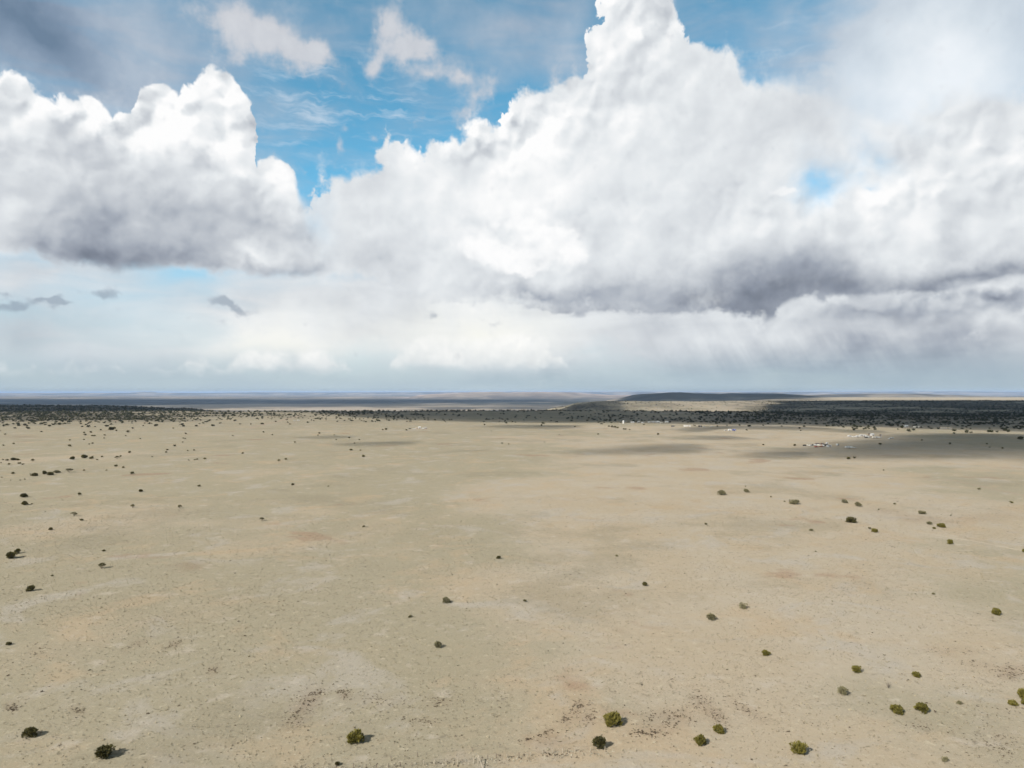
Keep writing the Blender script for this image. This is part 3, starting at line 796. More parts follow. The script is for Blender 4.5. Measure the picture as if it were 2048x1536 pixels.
# right middle
cloud([(1440, 908), (1560, 896), (1620, 886), (1740, 871), (1900, 870), (2048, 872), (2400, 880), (2400, 938), (2048, 940), (1950, 926), (1850, 926), (1750, 926), (1640, 922), (1540, 916)], 580, 80, 150, 70, 8)
cloud([(1380, 864), (1450, 858), (1560, 862), (1700, 868), (1800, 872), (1800, 864), (1560, 853), (1380, 852)], 640, 70, 60, 40, 9)
# thin streaks on the middle plain
for i, (pl, dens) in enumerate([
    ([(1090, 906), (1180, 893), (1290, 884), (1400, 885), (1480, 894), (1440, 908), (1280, 913), (1120, 912)], 34),
    ([(630, 888), (700, 883), (800, 883), (850, 889), (760, 895), (660, 894)], 80),
    ([(770, 906), (900, 897), (1040, 894), (1090, 899), (970, 907), (830, 912)], 60),
    ([(920, 853), (1000, 849), (1120, 851), (1200, 856), (1100, 860), (960, 857)], 70),
    ([(560, 875), (640, 871), (700, 874), (660, 879), (590, 879)], 50),
    ([(1290, 876), (1420, 872), (1560, 878), (1500, 884), (1340, 882)], 60),
    ([(1400, 915), (1500, 905), (1600, 908), (1620, 918), (1500, 920)], 60),
]):
    cloud(pl, 660 if i == 3 else 540, dens * 1.0, 70, 30, 20 + i, n=70)
# dark hill on the far side of the plateau, and the wooded slopes
cloud([(-400, 825), (120, 823), (300, 820.5), (420, 818.5), (470, 814), (350, 807), (-400, 806)], 1900, 240, 120, 90, 31)
cloud([(1540, 818), (1700, 824), (2500, 826), (2500, 800), (2000, 800.5), (1750, 799.5), (1620, 799), (1560, 802), (1480, 808)], 2600, 420, 120, 120, 33)
cloud([(1080, 814), (1160, 810), (1260, 806), (1250, 799), (1200, 799), (1090, 803)], 2450, 70, 150, 90, 34)
# the distant desert
cloud([(-600, 812), (300, 811), (520, 808), (760, 808), (1000, 806), (1150, 803), (1180, 800.5), (900, 799.6), (560, 799.4), (200, 798.8), (-600, 798)], 9900, 95, 900, 1100, 36, zg=-150.0)
cloud([(1180, 800), (1260, 797), (1450, 795), (1640, 794), (1660, 790), (1500, 788), (1400, 788), (1200, 790)], 13500, 110, 700, 500, 37)

# ================================================================== plants
OLIVE = leaf_mat('olive_juniper_leaf', (.062, .056, .013), (.205, .176, .042))
DARKL = leaf_mat('dark_juniper_leaf', (.040, .037, .015), (.125, .110, .042))  # dark foliage; its darkness also stands for the left plants' shaded side
GREYL = leaf_mat('grey_green_leaf', (.10, .092, .045), (.24, .215, .12))
WOODL = leaf_mat('woodland_juniper_leaf', (.018, .021, .010), (.062, .062, .028), .15)
TWIGM = paint('bare_twig', (.17, .145, .12), .9, .3)
BARKM = paint('juniper_bark', (.16, .12, .09), .9, .3, 6)
DEADW = paint('bleached_wood', (.48, .42, .34), .9, .2, 6)


def sprays(r, n, size, lobes, up=.55, inner=.25, flat=1.0, top=1.0):
    """Leaf sprays over lumpy lobes: crossed pointed blades standing out of the crown."""
    lob = []
    for i in range(lobes):
        a = r.uniform(0, 2 * math.pi); k = math.sqrt(r.uniform(0, 1)) * .37; zz = r.uniform(.16, .80) * (1 - .9 * k)
        lob.append((k * math.cos(a), k * math.sin(a), zz, r.uniform(.08, .20)))
    lob.append((0, 0, .5 * top, .26)); lob.append((.05, -.03, .3, .30))
    Vv = []; Ff = []
    for i in range(n):
        lx, ly, lz, lr = lob[r.integers(len(lob))]
        d = r.normal(size=3); d[2] = d[2] * .8 + .25; d /= np.linalg.norm(d)
        rad = lr * (1 - inner * r.uniform(0, 1) ** 2)
        p = np.array([lx, ly, lz]) + d * rad * np.array([1, 1, flat])
        if p[2] < .015: p[2] = r.uniform(.015, .12)
        g = d + np.array([0, 0, up]) + r.normal(size=3) * .25; g /= np.linalg.norm(g)
        s = np.cross(g, r.normal(size=3)); s /= np.linalg.norm(s) + 1e-9
        L = size * r.uniform(.6, 1.4); w = L * .42
        b = len(Vv)
        Vv += [p - s * w * .5, p + s * w * .5, p + g * L + s * w * .12, p + g * L * .5 - s * w * .75]
        Ff += [(b, b + 1, b + 2), (b, b + 2, b + 3)]
    return np.array(Vv), np.array(Ff)


def tubes(paths, seg=6):
    """Tapered limbs: each path is [(x, y, z, radius), ...]."""
    Vv = []; Ff = []
    for P in paths:
        b0 = len(Vv)
        for j, (x, y, z, rad) in enumerate(P):
            q = P[min(j + 1, len(P) - 1)]; p = P[max(j - 1, 0)]
            t = Vector((q[0] - p[0], q[1] - p[1], q[2] - p[2])).normalized()
            s = t.orthogonal().normalized(); u = t.cross(s)
            for k in range(seg):
                a = 2 * math.pi * k / seg
                Vv.append(tuple(Vector((x, y, z)) + (s * math.cos(a) + u * math.sin(a)) * rad))
        for j in range(len(P) - 1):
            for k in range(seg):
                a = b0 + j * seg + k; b = b0 + j * seg + (k + 1) % seg
                Ff.append((a, b, b + seg, a + seg))
    return np.array(Vv), np.array(Ff)


def limbs(r, n, reach=.34, height=.6, rad=.035, start=.0):
    out = []
    for i in range(n):
        a = r.uniform(0, 2 * math.pi); k = r.uniform(.4, 1) * reach; h = r.uniform(.6, 1) * height
        out.append([(.02 * math.cos(a), .02 * math.sin(a), -.04, rad), (k * .25 * math.cos(a), k * .25 * math.sin(a), h * .35, rad * .75),
                    (k * .65 * math.cos(a + .2), k * .65 * math.sin(a + .2), h * .7, rad * .5), (k * math.cos(a + .1), k * math.sin(a + .1), h, rad * .15)])
    return out


PROTO = {}


def proto(kind, i, n, size, lobes, mat, **kw):
    r = np.random.default_rng(100 + i * 7 + len(kind))
    v, f = sprays(r, n, size, lobes, **kw)
    if kind == 'open':
        v = v.copy(); lift = .32; v[:, 2] = lift + v[:, 2] * .68
        keep = np.repeat(r.uniform(size=len(f) // 2) > .1, 2); f = f[keep]
    if kind in ('olive', 'dark', 'grey'):        # the dense inside of the crown
        q = r.normal(size=(n // 4, 3)); q /= np.linalg.norm(q, axis=1)[:, None]
        q = q * np.array([.30, .30, .27]) * r.uniform(.5, 1, (len(q), 1)) + np.array([0, 0, .33])
        e = r.normal(size=(len(q), 3, 3)) * .06 + q[:, None]
        f = np.concatenate([f, np.arange(len(q) * 3).reshape(-1, 3) + len(v)]); v = np.concatenate([v, e.reshape(-1, 3)])
    cr = mesh_np('crown', v, f, [mat])
    tv, tf = tubes(limbs(r, 6 if kind != 'open' else 5, .3, .62, .03 if kind != 'open' else .035))
    tr = mesh_np('trunk', tv, tf, [BARKM], smooth=True)
    PROTO.setdefault(kind, []).append((cr, tr))


for i in range(5): proto('olive', i, 1300, .125, 15, OLIVE, up=.8)
for i in range(5): proto('dark', i, 900, .16, 11, DARKL, up=.9)
for i in range(4): proto('grey', i, 900, .10, 12, GREYL)
for i in range(4): proto('open', i, 420, .13, 6, DARKL, up=.5, top=1.1)
for i in range(3): proto('openolive', i, 620, .12, 8, GREYL, up=.5)
# bare twig shrubs
for i in range(3):
    r = np.random.default_rng(500 + i)
    v, f = tubes(limbs(r, 26, .48, .95, .014), 4)
    PROTO.setdefault('twig', []).append((mesh_np('branches', v, f, [TWIGM]), None))
# whole small shrubs as one mesh, for those only a few pixels wide
SMALL = {}
for nm, mt in (('dark', DARKL), ('olive', OLIVE), ('grey', GREYL), ('wood', WOODL)):
    for i in range(6):
        r = np.random.default_rng(900 + i + 50 * len(nm))
        v, f = sprays(r, 150, .26, 7, up=.4, inner=.5)
        tv, tf = tubes([[(0, 0, -.05, .05), (0.01, .01, .3, .035), (.03, 0, .5, .01)]], 5)
        nv = len(v)
        SMALL.setdefault(nm, []).append(mesh_np('shrub', np.concatenate([v, tv]), [f, tf + nv], [mt, BARKM], mat_idx=[0] * len(f) + [1] * len(tf)))

# each: column, middle row, width in the picture, kind, height over width, label (or None)
PLANTS = [
    (1222, 1434, 38, 'olive', .72, 'largest round olive green juniper of the near pair beside a darker spiky one'),
    (1197, 1482, 27, 'dark', .92, 'dark spiky juniper bush just in front of the largest round olive one'),
    (714, 1468, 36, 'olive', .78, 'lone big olive juniper bush with dark shade side, near the wire fence'),
    (676, 1523, 11, 'dark', .7, 'tiny dark shrub at the fence line in front of the lone big bush'),
    (1435, 1454, 21, 'olive', .82, 'small round olive juniper, the further of a close pair of two'),
    (1397, 1476, 24, 'olive', .85, 'small round olive juniper, the nearer of a close pair of two'),
    (1596, 1493, 32, 'olive', .74, 'wide yellow olive juniper standing alone at the near edge of the plain'),
    (65, 1461, 27, 'dark', .68, 'very dark low juniper in the near corner with pointed shadow'),
    (212, 1500, 38, 'dark', .62, 'dark feathery shrub with long spiky shadow, nearest in the corner'),
    (1790, 1415, 25, 'olive', .68, 'round bright olive juniper, the rounder of two side by side'),
    (1840, 1411, 27, 'olive', .70, 'broad olive juniper, taller of two side by side'),
    (1914, 1402, 11, 'grey', .7, 'little pale grey green shrub beyond the two olive junipers side by side'),
    (2021, 1402, 17, 'olive', .76, 'small olive juniper beside a pair cut by the picture edge'),
    (2040, 1384, 24, 'olive', .78, 'olive juniper at the picture edge, the higher of a touching pair'),
    (2048, 1400, 18, 'olive', .8, 'olive juniper at the picture edge, the lower of a touching pair'),
    (1885, 1514, 13, 'grey', .8, 'thin brownish scrubby shrub near the lower picture edge'),
    (1708, 1335, 18, 'olive', .85, 'small olive juniper with a darker lower half above a thin pale one'),
    (1680, 1378, 24, 'openolive', .70, 'thin see-through pale olive shrub with open twigs'),
    (1773, 1368, 17, 'twig', .75, 'bare grey twig shrub with fan of leafless branches'),
    (1829, 1346, 16, 'olive', .66, 'small low olive shrub beyond the bare twig shrub'),
    (1530, 1303, 17, 'olive', .66, 'small vivid olive shrub alone on open ground'),
    (1421, 1231, 22, 'openolive', .68, 'loose olive green shrub left of a brownish one'),
    (1484, 1210, 17, 'openolive', .70, 'loose brownish twiggy shrub beyond the loose olive one'),
    (1991, 1222, 18, 'olive', .8, 'olive shrub standing alone near the picture edge at mid height of the plain'),
    (876, 1286, 20, 'openolive', .74, 'open olive shrub casting a ragged dark shadow in the middle of the plain'),
    (893, 1199, 17, 'openolive', .74, 'brown bare-stemmed shrub with thin crown in mid plain'),
    (1050, 1200, 8, 'dark', .6, 'tiny dark shrub with a pale top, alone in mid plain'),
    (821, 1231, 8, 'dark', .6, 'tiny dark shrub between the brown bare-stemmed and the open olive shrub'),
    (997, 1114, 9, 'dark', .7, 'tiny dark shrub with bent stem beyond the centre of the plain'),
    (1289, 1167, 10, 'dark', .8, 'tiny dark shrub with crooked top beyond the loose olive shrub'),
    (1232, 1110, 7, 'grey', .6, 'tiny faint grey shrub on the bare middle plain'),
    (728, 1052, 6, 'dark', .6, 'tiny dark speck of a shrub alone on the middle plain'),
    (1864, 1186, 7, 'grey', .6, 'tiny faint shrub between rows on the pale plain'),
    (24, 1110, 21, 'dark', .66, 'dark wide juniper, larger of an overlapping pair'),
    (37, 1102, 11, 'dark', .85, 'dark upright juniper peeping over its larger neighbour'),
    (206, 1131, 17, 'open', .70, 'dark leaning juniper with long thin shadow on open grass'),
    (209, 1100, 7, 'dark', .6, 'tiny dark shrub just beyond the dark leaning juniper'),
    (107, 1150, 5, 'dark', .6, 'tiny dark shrub beyond the dark juniper on the side slope'),
    (64, 1176, 15, 'dark', .78, 'dark round juniper with short shadow near the edge of the grass'),
    (22, 1285, 11, 'dark', .55, 'low black shrub by the picture edge over mottled grass'),
    (524, 1038, 12, 'open', .62, 'dark lone shrub on the open plain beyond the red soil patch'),
    (586, 968, 6, 'dark', .8, 'tiny upright dark shrub alone on the far open plain'),
    (361, 1013, 10, 'open', .7, 'small fork-crowned juniper with thin shadow'),
    (267, 1012, 10, 'open', .75, 'small fan-crowned juniper on a short stem'),
    (150, 1028, 12, 'open', .75, 'pale fork-crowned juniper standing by a low dark shrub'),
    (165, 1039, 8, 'dark', .55, 'low dark shrub beside the pale fork-crowned juniper'),
    (104, 1057, 9, 'dark', .55, 'low dark shrub alone below the fork-crowned juniper'),
    (51, 1006, 12, 'dark', .7, 'dark ragged juniper with small shrub in its shadow'),
    (65, 1007, 4, 'dark', .6, 'tiny shrub in the shadow of the dark ragged juniper'),
    (49, 991, 13, 'dark', .6, 'flat dark juniper on short stem behind the ragged one'),
    (160, 988, 7, 'open', .9, 'small ball-crowned juniper alone on thin stem'),
    (282, 981, 9, 'dark', .6, 'small dark hump-shaped shrub alone on the side plain'),
    (266, 946, 8, 'open', .75, 'small dark juniper with long low shadow beyond the hump-shaped one'),
    (140, 941, 15, 'open', .55, 'widest dark juniper at the end of the near row of five'),
    (115, 943, 13, 'grey', .5, 'lighter green juniper in the near row of five'),
    (101, 947, 12, 'dark', .6, 'dark juniper in the middle of the near row of five'),
    (90, 945, 10, 'dark', .75, 'upright dark juniper second in the near row of five'),
    (70, 949, 11, 'dark', .6, 'dark juniper starting the near row of five'),
    (27, 946, 7, 'dark', .65, 'small dark juniper apart from the near row of five'),
    (170, 913, 12, 'dark', .6, 'tallest dark juniper, middle of the further row of three'),
    (184, 915, 8, 'dark', .9, 'narrow dark juniper at the end of the further row of three'),
    (146, 916, 9, 'dark', .75, 'round dark juniper starting the further row of three'),
    (235, 915, 9, 'open', .7, 'dark tree with shadow, alone past the further row of three'),
    (242, 912, 4, 'dark', 1.0, 'tiny upright shrub touching the lone dark tree'),
    (205, 913, 5, 'dark', .6, 'tiny dark shrub between the row of three and the lone dark tree'),
    (195, 919, 5, 'dark', .4, 'tiny flat shrub in front of the row of three'),
    (28, 918, 11, 'dark', .5, 'wide dark juniper of the farther clump by the picture edge'),
    (37, 919, 7, 'dark', .55, 'smaller juniper touching the wide one in the farther clump'),
    (16, 920, 7, 'dark', .55, 'round dark juniper at the outer end of the farther clump'),
    (40, 926, 7, 'dark', .55, 'small juniper just in front of the farther clump'),
    (1443, 985, 17, 'grey', .68, 'grey green bush at the start of the far line of pale bushes'),
    (1492, 981, 12, 'grey', .65, 'smaller green bush second in the far line of pale bushes'),
    (1588, 1003, 21, 'grey', .55, 'broad grey green bush, biggest of the far line of pale bushes'),
    (1688, 1002, 12, 'openolive', .7, 'thin yellow green bush touching its darker neighbour'),
    (1715, 1008, 15, 'grey', .65, 'darker green bush beside the thin yellow green one'),
    (1699, 1039, 20, 'dark', .62, 'dark brown juniper, darkest of the far bushes on the pale plain'),
    (1748, 1060, 12, 'olive', .75, 'small dark olive bush with a twig sticking out behind'),
    (1842, 1024, 17, 'grey', .45, 'flat brownish-pink dry bush beyond the mottled ground'),
    (1857, 1045, 14, 'openolive', .5, 'thin low shrub next to a thicker olive bush'),
    (1881, 1050, 16, 'olive', .55, 'thicker olive bush in a cluster of three'),
    (1866, 1055, 7, 'olive', .6, 'smallest bush in a cluster of three in front of the others'),
    (1899, 1083, 11, 'olive', 1.0, 'upright green bush with its dark base, alone'),
    (2046, 1100, 9, 'olive', .9, 'small olive bush cut by the picture edge beyond the pale track'),
    (1957, 977, 7, 'grey', .6, 'faint yellowish shrub far on the pale plain'),
    (2020, 1004, 7, 'olive', .6, 'small olive shrub far out near the picture edge'),
    (1788, 1007, 5, 'dark', .6, 'tiny dark shrub among thin dark streaks of ground'),
    (1621, 1059, 9, 'grey', .5, 'faint low grey shrub below the broad grey green bush'),
    (1411, 1047, 7, 'dark', .5, 'tiny dark shrub alone at the edge of the pale plain'),
    (1630, 1102, 4, 'dark', .6, 'tiny dark speck of a shrub below the faint grey shrub'),
    (1568, 1002, 4, 'dark', .6, 'tiny dark shrub just beside the broad grey green bush'),
    (702, 899, 6, 'open', .7, 'tiny dark tree on the far plain with a smaller one beside it'),
    (727, 912, 6, 'open', .8, 'tiny dark tree, nearest of the far scattered few'),
    (572, 918, 6, 'open', .7, 'tiny dark tree casting a shadow by a bare pale shrub'),
    (558, 920, 6, 'twig', .7, 'pale bare shrub next to the tiny dark tree'),
    (411, 917, 6, 'dark', .6, 'tiny dark juniper at the end of a dotted line of shrubs'),
]
# the rest are specks: column, row, width
SPECKS = [(11, 868, 4), (8, 890, 4), (28, 887, 4), (140, 880, 4), (169, 879, 4), (169, 865, 4), (171, 869, 5), (182, 864, 5), (185, 871, 4), (190, 871, 4), (210, 870, 4), (209, 876, 3), (233, 861, 4), (257, 863, 6), (252, 871, 3),
          (281, 877, 3), (140, 891, 6), (186, 886, 4), (179, 888, 3), (222, 857, 9), (229, 856, 6), (347, 856, 3), (372, 867, 4), (367, 876, 3), (371, 877, 3), (366, 884, 3), (350, 891, 5), (335, 899, 4), (333, 904, 4), (376, 901, 3),
          (389, 900, 4), (395, 918, 4), (390, 919, 3), (378, 920, 3), (486, 906, 4), (527, 864, 4), (545, 869, 3), (466, 871, 3), (502, 848, 3), (639, 866, 4), (636, 870, 3), (669, 870, 3), (673, 879, 3), (590, 884, 4), (699, 875, 4),
          (657, 972, 3), (399, 971, 6), (233, 931, 6), (248, 934, 5), (260, 904, 5), (66, 920, 6), (47, 928, 4), (19, 928, 5), (51, 958, 3), (42, 960, 3), (5, 954, 3), (169, 940, 4), (719, 879, 3), (709, 886, 3), (721, 900, 3),
          (969, 849, 4), (1196, 868, 4), (1316, 868, 5), (1017, 888, 3), (1004, 886, 3), (1089, 884, 2), (1118, 869, 2), (983, 862, 2), (766, 859, 4), (772, 858, 5), (813, 860, 4), (1083, 850, 4), (1150, 853, 3), (1218, 852, 4), (1224, 853, 5),
          (1230, 854, 6), (1235, 855, 5), (1247, 858, 4), (1251, 858, 4), (1259, 859, 3), (1493, 860, 4), (1526, 889, 4), (1589, 890, 5), (1697, 916, 7), (1760, 888, 6), (1899, 887, 5), (1973, 887, 4), (1978, 894, 3), (2004, 896, 4), (2040, 876, 9),
          (1766, 940, 3), (1843, 880, 4), (1601, 861, 3), (1908, 866, 5), (1479, 850, 4), (1434, 852, 4), (1500, 851, 4), (7, 919, 3), (62, 948, 3), (3, 925, 3), (23, 960, 2), (214, 940, 3), (305, 913, 3), (1708, 915, 5), (1541, 993, 3), (1490, 972, 3), (1738, 1056, 6), (1900, 1030, 3), (1756, 1018, 3)]


def wscale(px_w, y): return px_w * y / FOC


def place_plant(px, py, w, kind, hw, label, name, cat, group, k):
    base = py + w * hw * .42
    p = hit(px, base)[0]
    if np.isnan(p[0]): return None
    W = wscale(w, p[1]) * 1.02; Hh = W * hw * 1.08
    rz = random.uniform(0, 6.28)
    if w >= 9:
        src = PROTO[kind][k % len(PROTO[kind])]
        root = link(bpy.data.objects.new(name, None)); root.empty_display_size = .5
        for me_ in src:
            if me_ is None: continue
            link(bpy.data.objects.new(me_.name.split('.')[0], me_), root)
    else:
        kk = {'open': 'dark', 'openolive': 'grey', 'twig': 'grey'}.get(kind, kind)
        root = link(bpy.data.objects.new(name, SMALL[kk][k % 6]))
    root.location = (p[0], p[1], p[2] - .03 * Hh); root.rotation_euler = (0, 0, rz); root.scale = (W, W, Hh)
    tag(root, label, cat, group)
    return root


for k, (px, py, w, kind, hw, label) in enumerate(PLANTS):
    tree = kind in ('open',) or 'juniper' in label
    nm = 'twig_shrub' if kind == 'twig' else ('juniper_tree' if tree else 'desert_shrub')
    place_plant(px, py, w, kind, hw, label, nm, 'tree' if tree else 'shrub', 'junipers and shrubs dotted over the near and middle plain', k)


_ORD = ['first', 'second', 'third', 'fourth', 'fifth', 'sixth', 'seventh', 'eighth', 'ninth', 'tenth', 'eleventh', 'twelfth', 'thirteenth', 'fourteenth', 'fifteenth',
        'sixteenth', 'seventeenth', 'eighteenth', 'nineteenth', 'twentieth']
bands = [(846, 862, 'close before the wood'), (862, 880, 'on the far plain'), (880, 900, 'on the far middle plain'), (900, 935, 'level with the far junipers'), (935, 1070, 'on the pale middle plain')]
thirds = [(-1, 300, 'from the left edge'), (300, 700, 'in the left half'), (700, 1350, 'along the centre'), (1350, 3000, 'along the right side')]
for y0, y1, bn in bands:
    for x0, x1, tn in thirds:
        ms = sorted(s for s in SPECKS if y0 <= s[1] < y1 and x0 <= s[0] < x1)
        for i, (px, py, w) in enumerate(ms):
            lab = f'tiny dark shrub, {_ORD[i]} {tn} {bn}'
            place_plant(px, py, w * 1.1, 'dark', .7, lab, 'desert_shrub', 'shrub', 'tiny dark shrubs scattered over the far plain', i)

# --- the wood: the largest in view one by one, the rest as one mass
NW = 90000
wu = rng.uniform(-500, 2550, NW); wv = rng.uniform(797, 868, NW)
# even over the view of flat land, thinned by cover: denser where each tree looks smaller
Yd = FOC * HCAM / (wv - HZ)
Yd = np.where(wv < 806, Yd * rng.uniform(.8, 1.2, NW), Yd)
wx = (wu - CX) / FOC * Yd; wy = Yd
keep = (Yd < 6400)
wx, wy, Yd, wv = wx[keep], wy[keep], Yd[keep], wv[keep]
cov = wood(wx, wy)
size = rng.uniform(3.2, 7.0, len(wx)) * (1 + .3 * (Yd > 1900))
wpx = size * FOC / Yd
dens_px = 90000 / (3050 * 71.0)
prob = cov / (wpx * wpx * .62) / dens_px * 1.7
keep = rng.uniform(size=len(wx)) < prob
wx, wy, size, Yd, wpx = wx[keep], wy[keep], size[keep], Yd[keep], wpx[keep]
wz = terrain(wx, wy)
order = np.argsort(Yd)
u_, _ = uY(wx, wy)
inview = (u_ > -5) & (u_ < 2053)
ind = [i for i in order if inview[i]][:110]
print('woodland trees', len(wx), 'nearest', Yd[order[:3]])
seen = set(ind)
LAND = [(-10, 130, 'beyond the farther juniper clump'), (130, 330, 'beyond the row of three junipers'), (330, 620, 'near the faint dirt path'), (620, 900, 'behind the small homestead'), (900, 1200, 'before the tall white tank'),
        (1200, 1345, 'behind the white row'), (1345, 1500, 'behind the black sheds'), (1500, 1690, 'beyond the rusty yard'), (1690, 1800, 'beyond the upper camp'), (1800, 1930, 'round the long cream building'), (1930, 2060, 'by the right picture edge')]
WLAB = {}
for x0, x1, tx in LAND:
    for q, i in enumerate(sorted((i for i in ind if x0 <= u_[i] < x1), key=lambda i: u_[i])):
        nth = _ORD[q] if q < 20 else ('twenty-' + _ORD[q - 20] if q < 29 else ('thirtieth' if q == 29 else 'thirty-' + _ORD[q - 30]))
        WLAB[i] = f'small juniper on the wood fringe {tx}, {nth} from the left'
for j, i in enumerate(ind):
    o = link(bpy.data.objects.new('woodland_juniper', SMALL['wood'][j % 6]))
    o.location = (wx[i], wy[i], wz[i] - .1); o.rotation_euler = (0, 0, random.uniform(0, 6.28)); o.scale = (size[i], size[i], size[i] * random.uniform(.6, .85))
    side = 'left' if u_[i] < 700 else ('middle' if u_[i] < 1450 else 'right')
    tag(o, WLAB[i], 'tree',
        {'left': 'junipers fringing the sunlit wood', 'middle': 'junipers fringing the shaded wood in the middle', 'right': 'junipers fringing the shaded wood beyond the camps'}[side])
rest = np.array([i for i in range(len(wx)) if i not in seen])


def lump(r, n):
    """A small ragged crown for trees a pixel or two across."""
    v = []; f = []
    for i in range(n):
        d = r.normal(size=3); d[2] = abs(d[2]) * .9 + .1; d /= np.linalg.norm(d)
        c0 = d * np.array([.36, .36, .55]) * r.uniform(.5, 1); c0[2] += .12
        e = r.normal(size=(3, 3)) * .22
        b = len(v); v += [c0 + e[0], c0 + e[1], c0 + e[2] + d * .12]; f.append((b, b + 1, b + 2))
    v = np.array(v); v[:, 2] = np.clip(v[:, 2], -.02, 1.05)
    return v, np.array(f)


lumps_near = [lump(np.random.default_rng(70 + i), 26) for i in range(8)]
lumps_far = [lump(np.random.default_rng(90 + i), 14) for i in range(8)]
AV = []; AF = []; nvt = 0
for lod, (lo, hi, LL) in enumerate([(0, 2400, lumps_near), (2400, 1e9, lumps_far)]):
    sel = rest[(Yd[rest] >= lo) & (Yd[rest] < hi)]
    for q in range(8):
        ii = sel[q::8]
        if not len(ii): continue
        v, f = LL[q]
        a = rng.uniform(0, 6.28, len(ii)); ca, sa = np.cos(a), np.sin(a)
        hz_ = size[ii] * rng.uniform(.55, .85, len(ii))
        x = (v[None, :, 0] * ca[:, None] - v[None, :, 1] * sa[:, None]) * size[ii][:, None] + wx[ii][:, None]
        y = (v[None, :, 0] * sa[:, None] + v[None, :, 1] * ca[:, None]) * size[ii][:, None] + wy[ii][:, None]
        z = v[None, :, 2] * hz_[:, None] + wz[ii][:, None]
        AV.append(np.stack([x, y, z], -1).reshape(-1, 3))
        AF.append((f[None] + (np.arange(len(ii)) * len(v))[:, None, None]).reshape(-1, 3) + nvt)
        nvt += len(ii) * len(v)
wo_ = link(bpy.data.objects.new('juniper_woods', mesh_np('juniper_woods', np.concatenate(AV), np.concatenate(AF), [WOODL])))
tag(wo_, 'dense dark juniper wood along the edge of the plateau and on the slopes beyond', kind='stuff')
print('stuff trees', len(rest), 'tris', sum(len(f) for f in AF))

# --- ground cover near the camera: tufts, stones and dark weeds
TUFT = paint('dry_grass_tuft', (.33, .285, .195), .95, .35, 40)
TUFTD = paint('dark_weed', (.095, .070, .046), .95, .4, 40)
STONE = paint('pale_stone', (.48, .43, .36), .9, .2, 40)


def scatter(name, mat, pts, smin, smax, squat, seed, label, blades=4):
    r = np.random.default_rng(seed)
    n = len(pts); s = r.uniform(smin, smax, n)
    B = r.normal(size=(n, blades, 3, 3)) * np.array([.30, .30, .18 * squat]) + np.array([0, 0, .16 * squat])
    B[:, :, 2, 2] += .30 * squat
    B[..., 2] = np.abs(B[..., 2])
    v = B * s[:, None, None, None] + pts[:, None, None, :]
    v = v.reshape(-1, 3)
    o = link(bpy.data.objects.new(name, mesh_np(name, v, np.arange(len(v)).reshape(-1, 3), [mat])))
    return tag(o, label, kind='stuff')


def on_land(x, y): return np.stack([x, y, terrain(x, y)], -1)


def field_pts(n, y0, y1, seed, thr=None, sc=14.0):
    r = np.random.default_rng(seed)
    Y = np.sqrt(r.uniform(y0 ** 2, y1 ** 2, n)); x = (r.uniform(-130, 2180, n) - CX) / FOC * Y
    if thr is not None:
        m = fbm(x / sc, Y / sc, 4, seed) > thr + r.normal(size=n) * .12
        x, Y = x[m], Y[m]
    return on_land(x, Y)


scatter('grass', TUFT, field_pts(42000, 100, 360, 1), .16, .46, 1.0, 2, 'dry straw-coloured grass tufts over the near plain')
scatter('grass', paint('old_grass_tuft', (.215, .178, .12), .95, .35, 40), field_pts(60000, 100, 420, 15, .05, 25.0), .16, .42, .9, 3, 'older brownish grass tufts over the near plain', 3)
scatter('weeds', TUFTD, field_pts(26000, 100, 380, 5, .22), .14, .34, .8, 6, 'small dark weeds speckling the near plain', 3)
scatter('weeds', TUFTD, field_pts(900, 100, 420, 25), .35, .7, .6, 26, 'scattered larger dark weeds on the near plain', 6)
scatter('stones', STONE, field_pts(5000, 100, 260, 8), .10, .24, .6, 9, 'small pale stones scattered on the near plain', 3)
# the weeds of the dark patches
PP = []
for (a, b, ra, rb, sl, n) in PATCH:
    g = rng.normal(size=(int(n * 1.15), 2)) * .55
    cl_ = fbm(a + g[:, 0] * ra / 7, b + g[:, 1] * rb / 4, 3, 61) > -.08; g = g[cl_]
    PP.append(np.stack([a + g[:, 0] * ra, b + g[:, 1] * rb + sl * g[:, 0] * ra * (1 if rb < 20 else 1)], -1))
PP = np.concatenate(PP)
hp = hit(PP[:, 0], PP[:, 1]); hp = hp[~np.isnan(hp[:, 0])]
scatter('weeds', TUFTD, hp, .16, .46, .55, 12, 'dark dead weeds growing in clumped patches on the near plain', 5)

# ================================================================== fence
POSTW = paint('weathered_post', (.36, .31, .24), .85, .25, 8)
POSTD = paint('rusty_steel_post', (.14, .10, .08), .7, .3, 8)
WIREM = paint('fence_wire', (.20, .18, .16), .5, .2, 8, metal=.6)


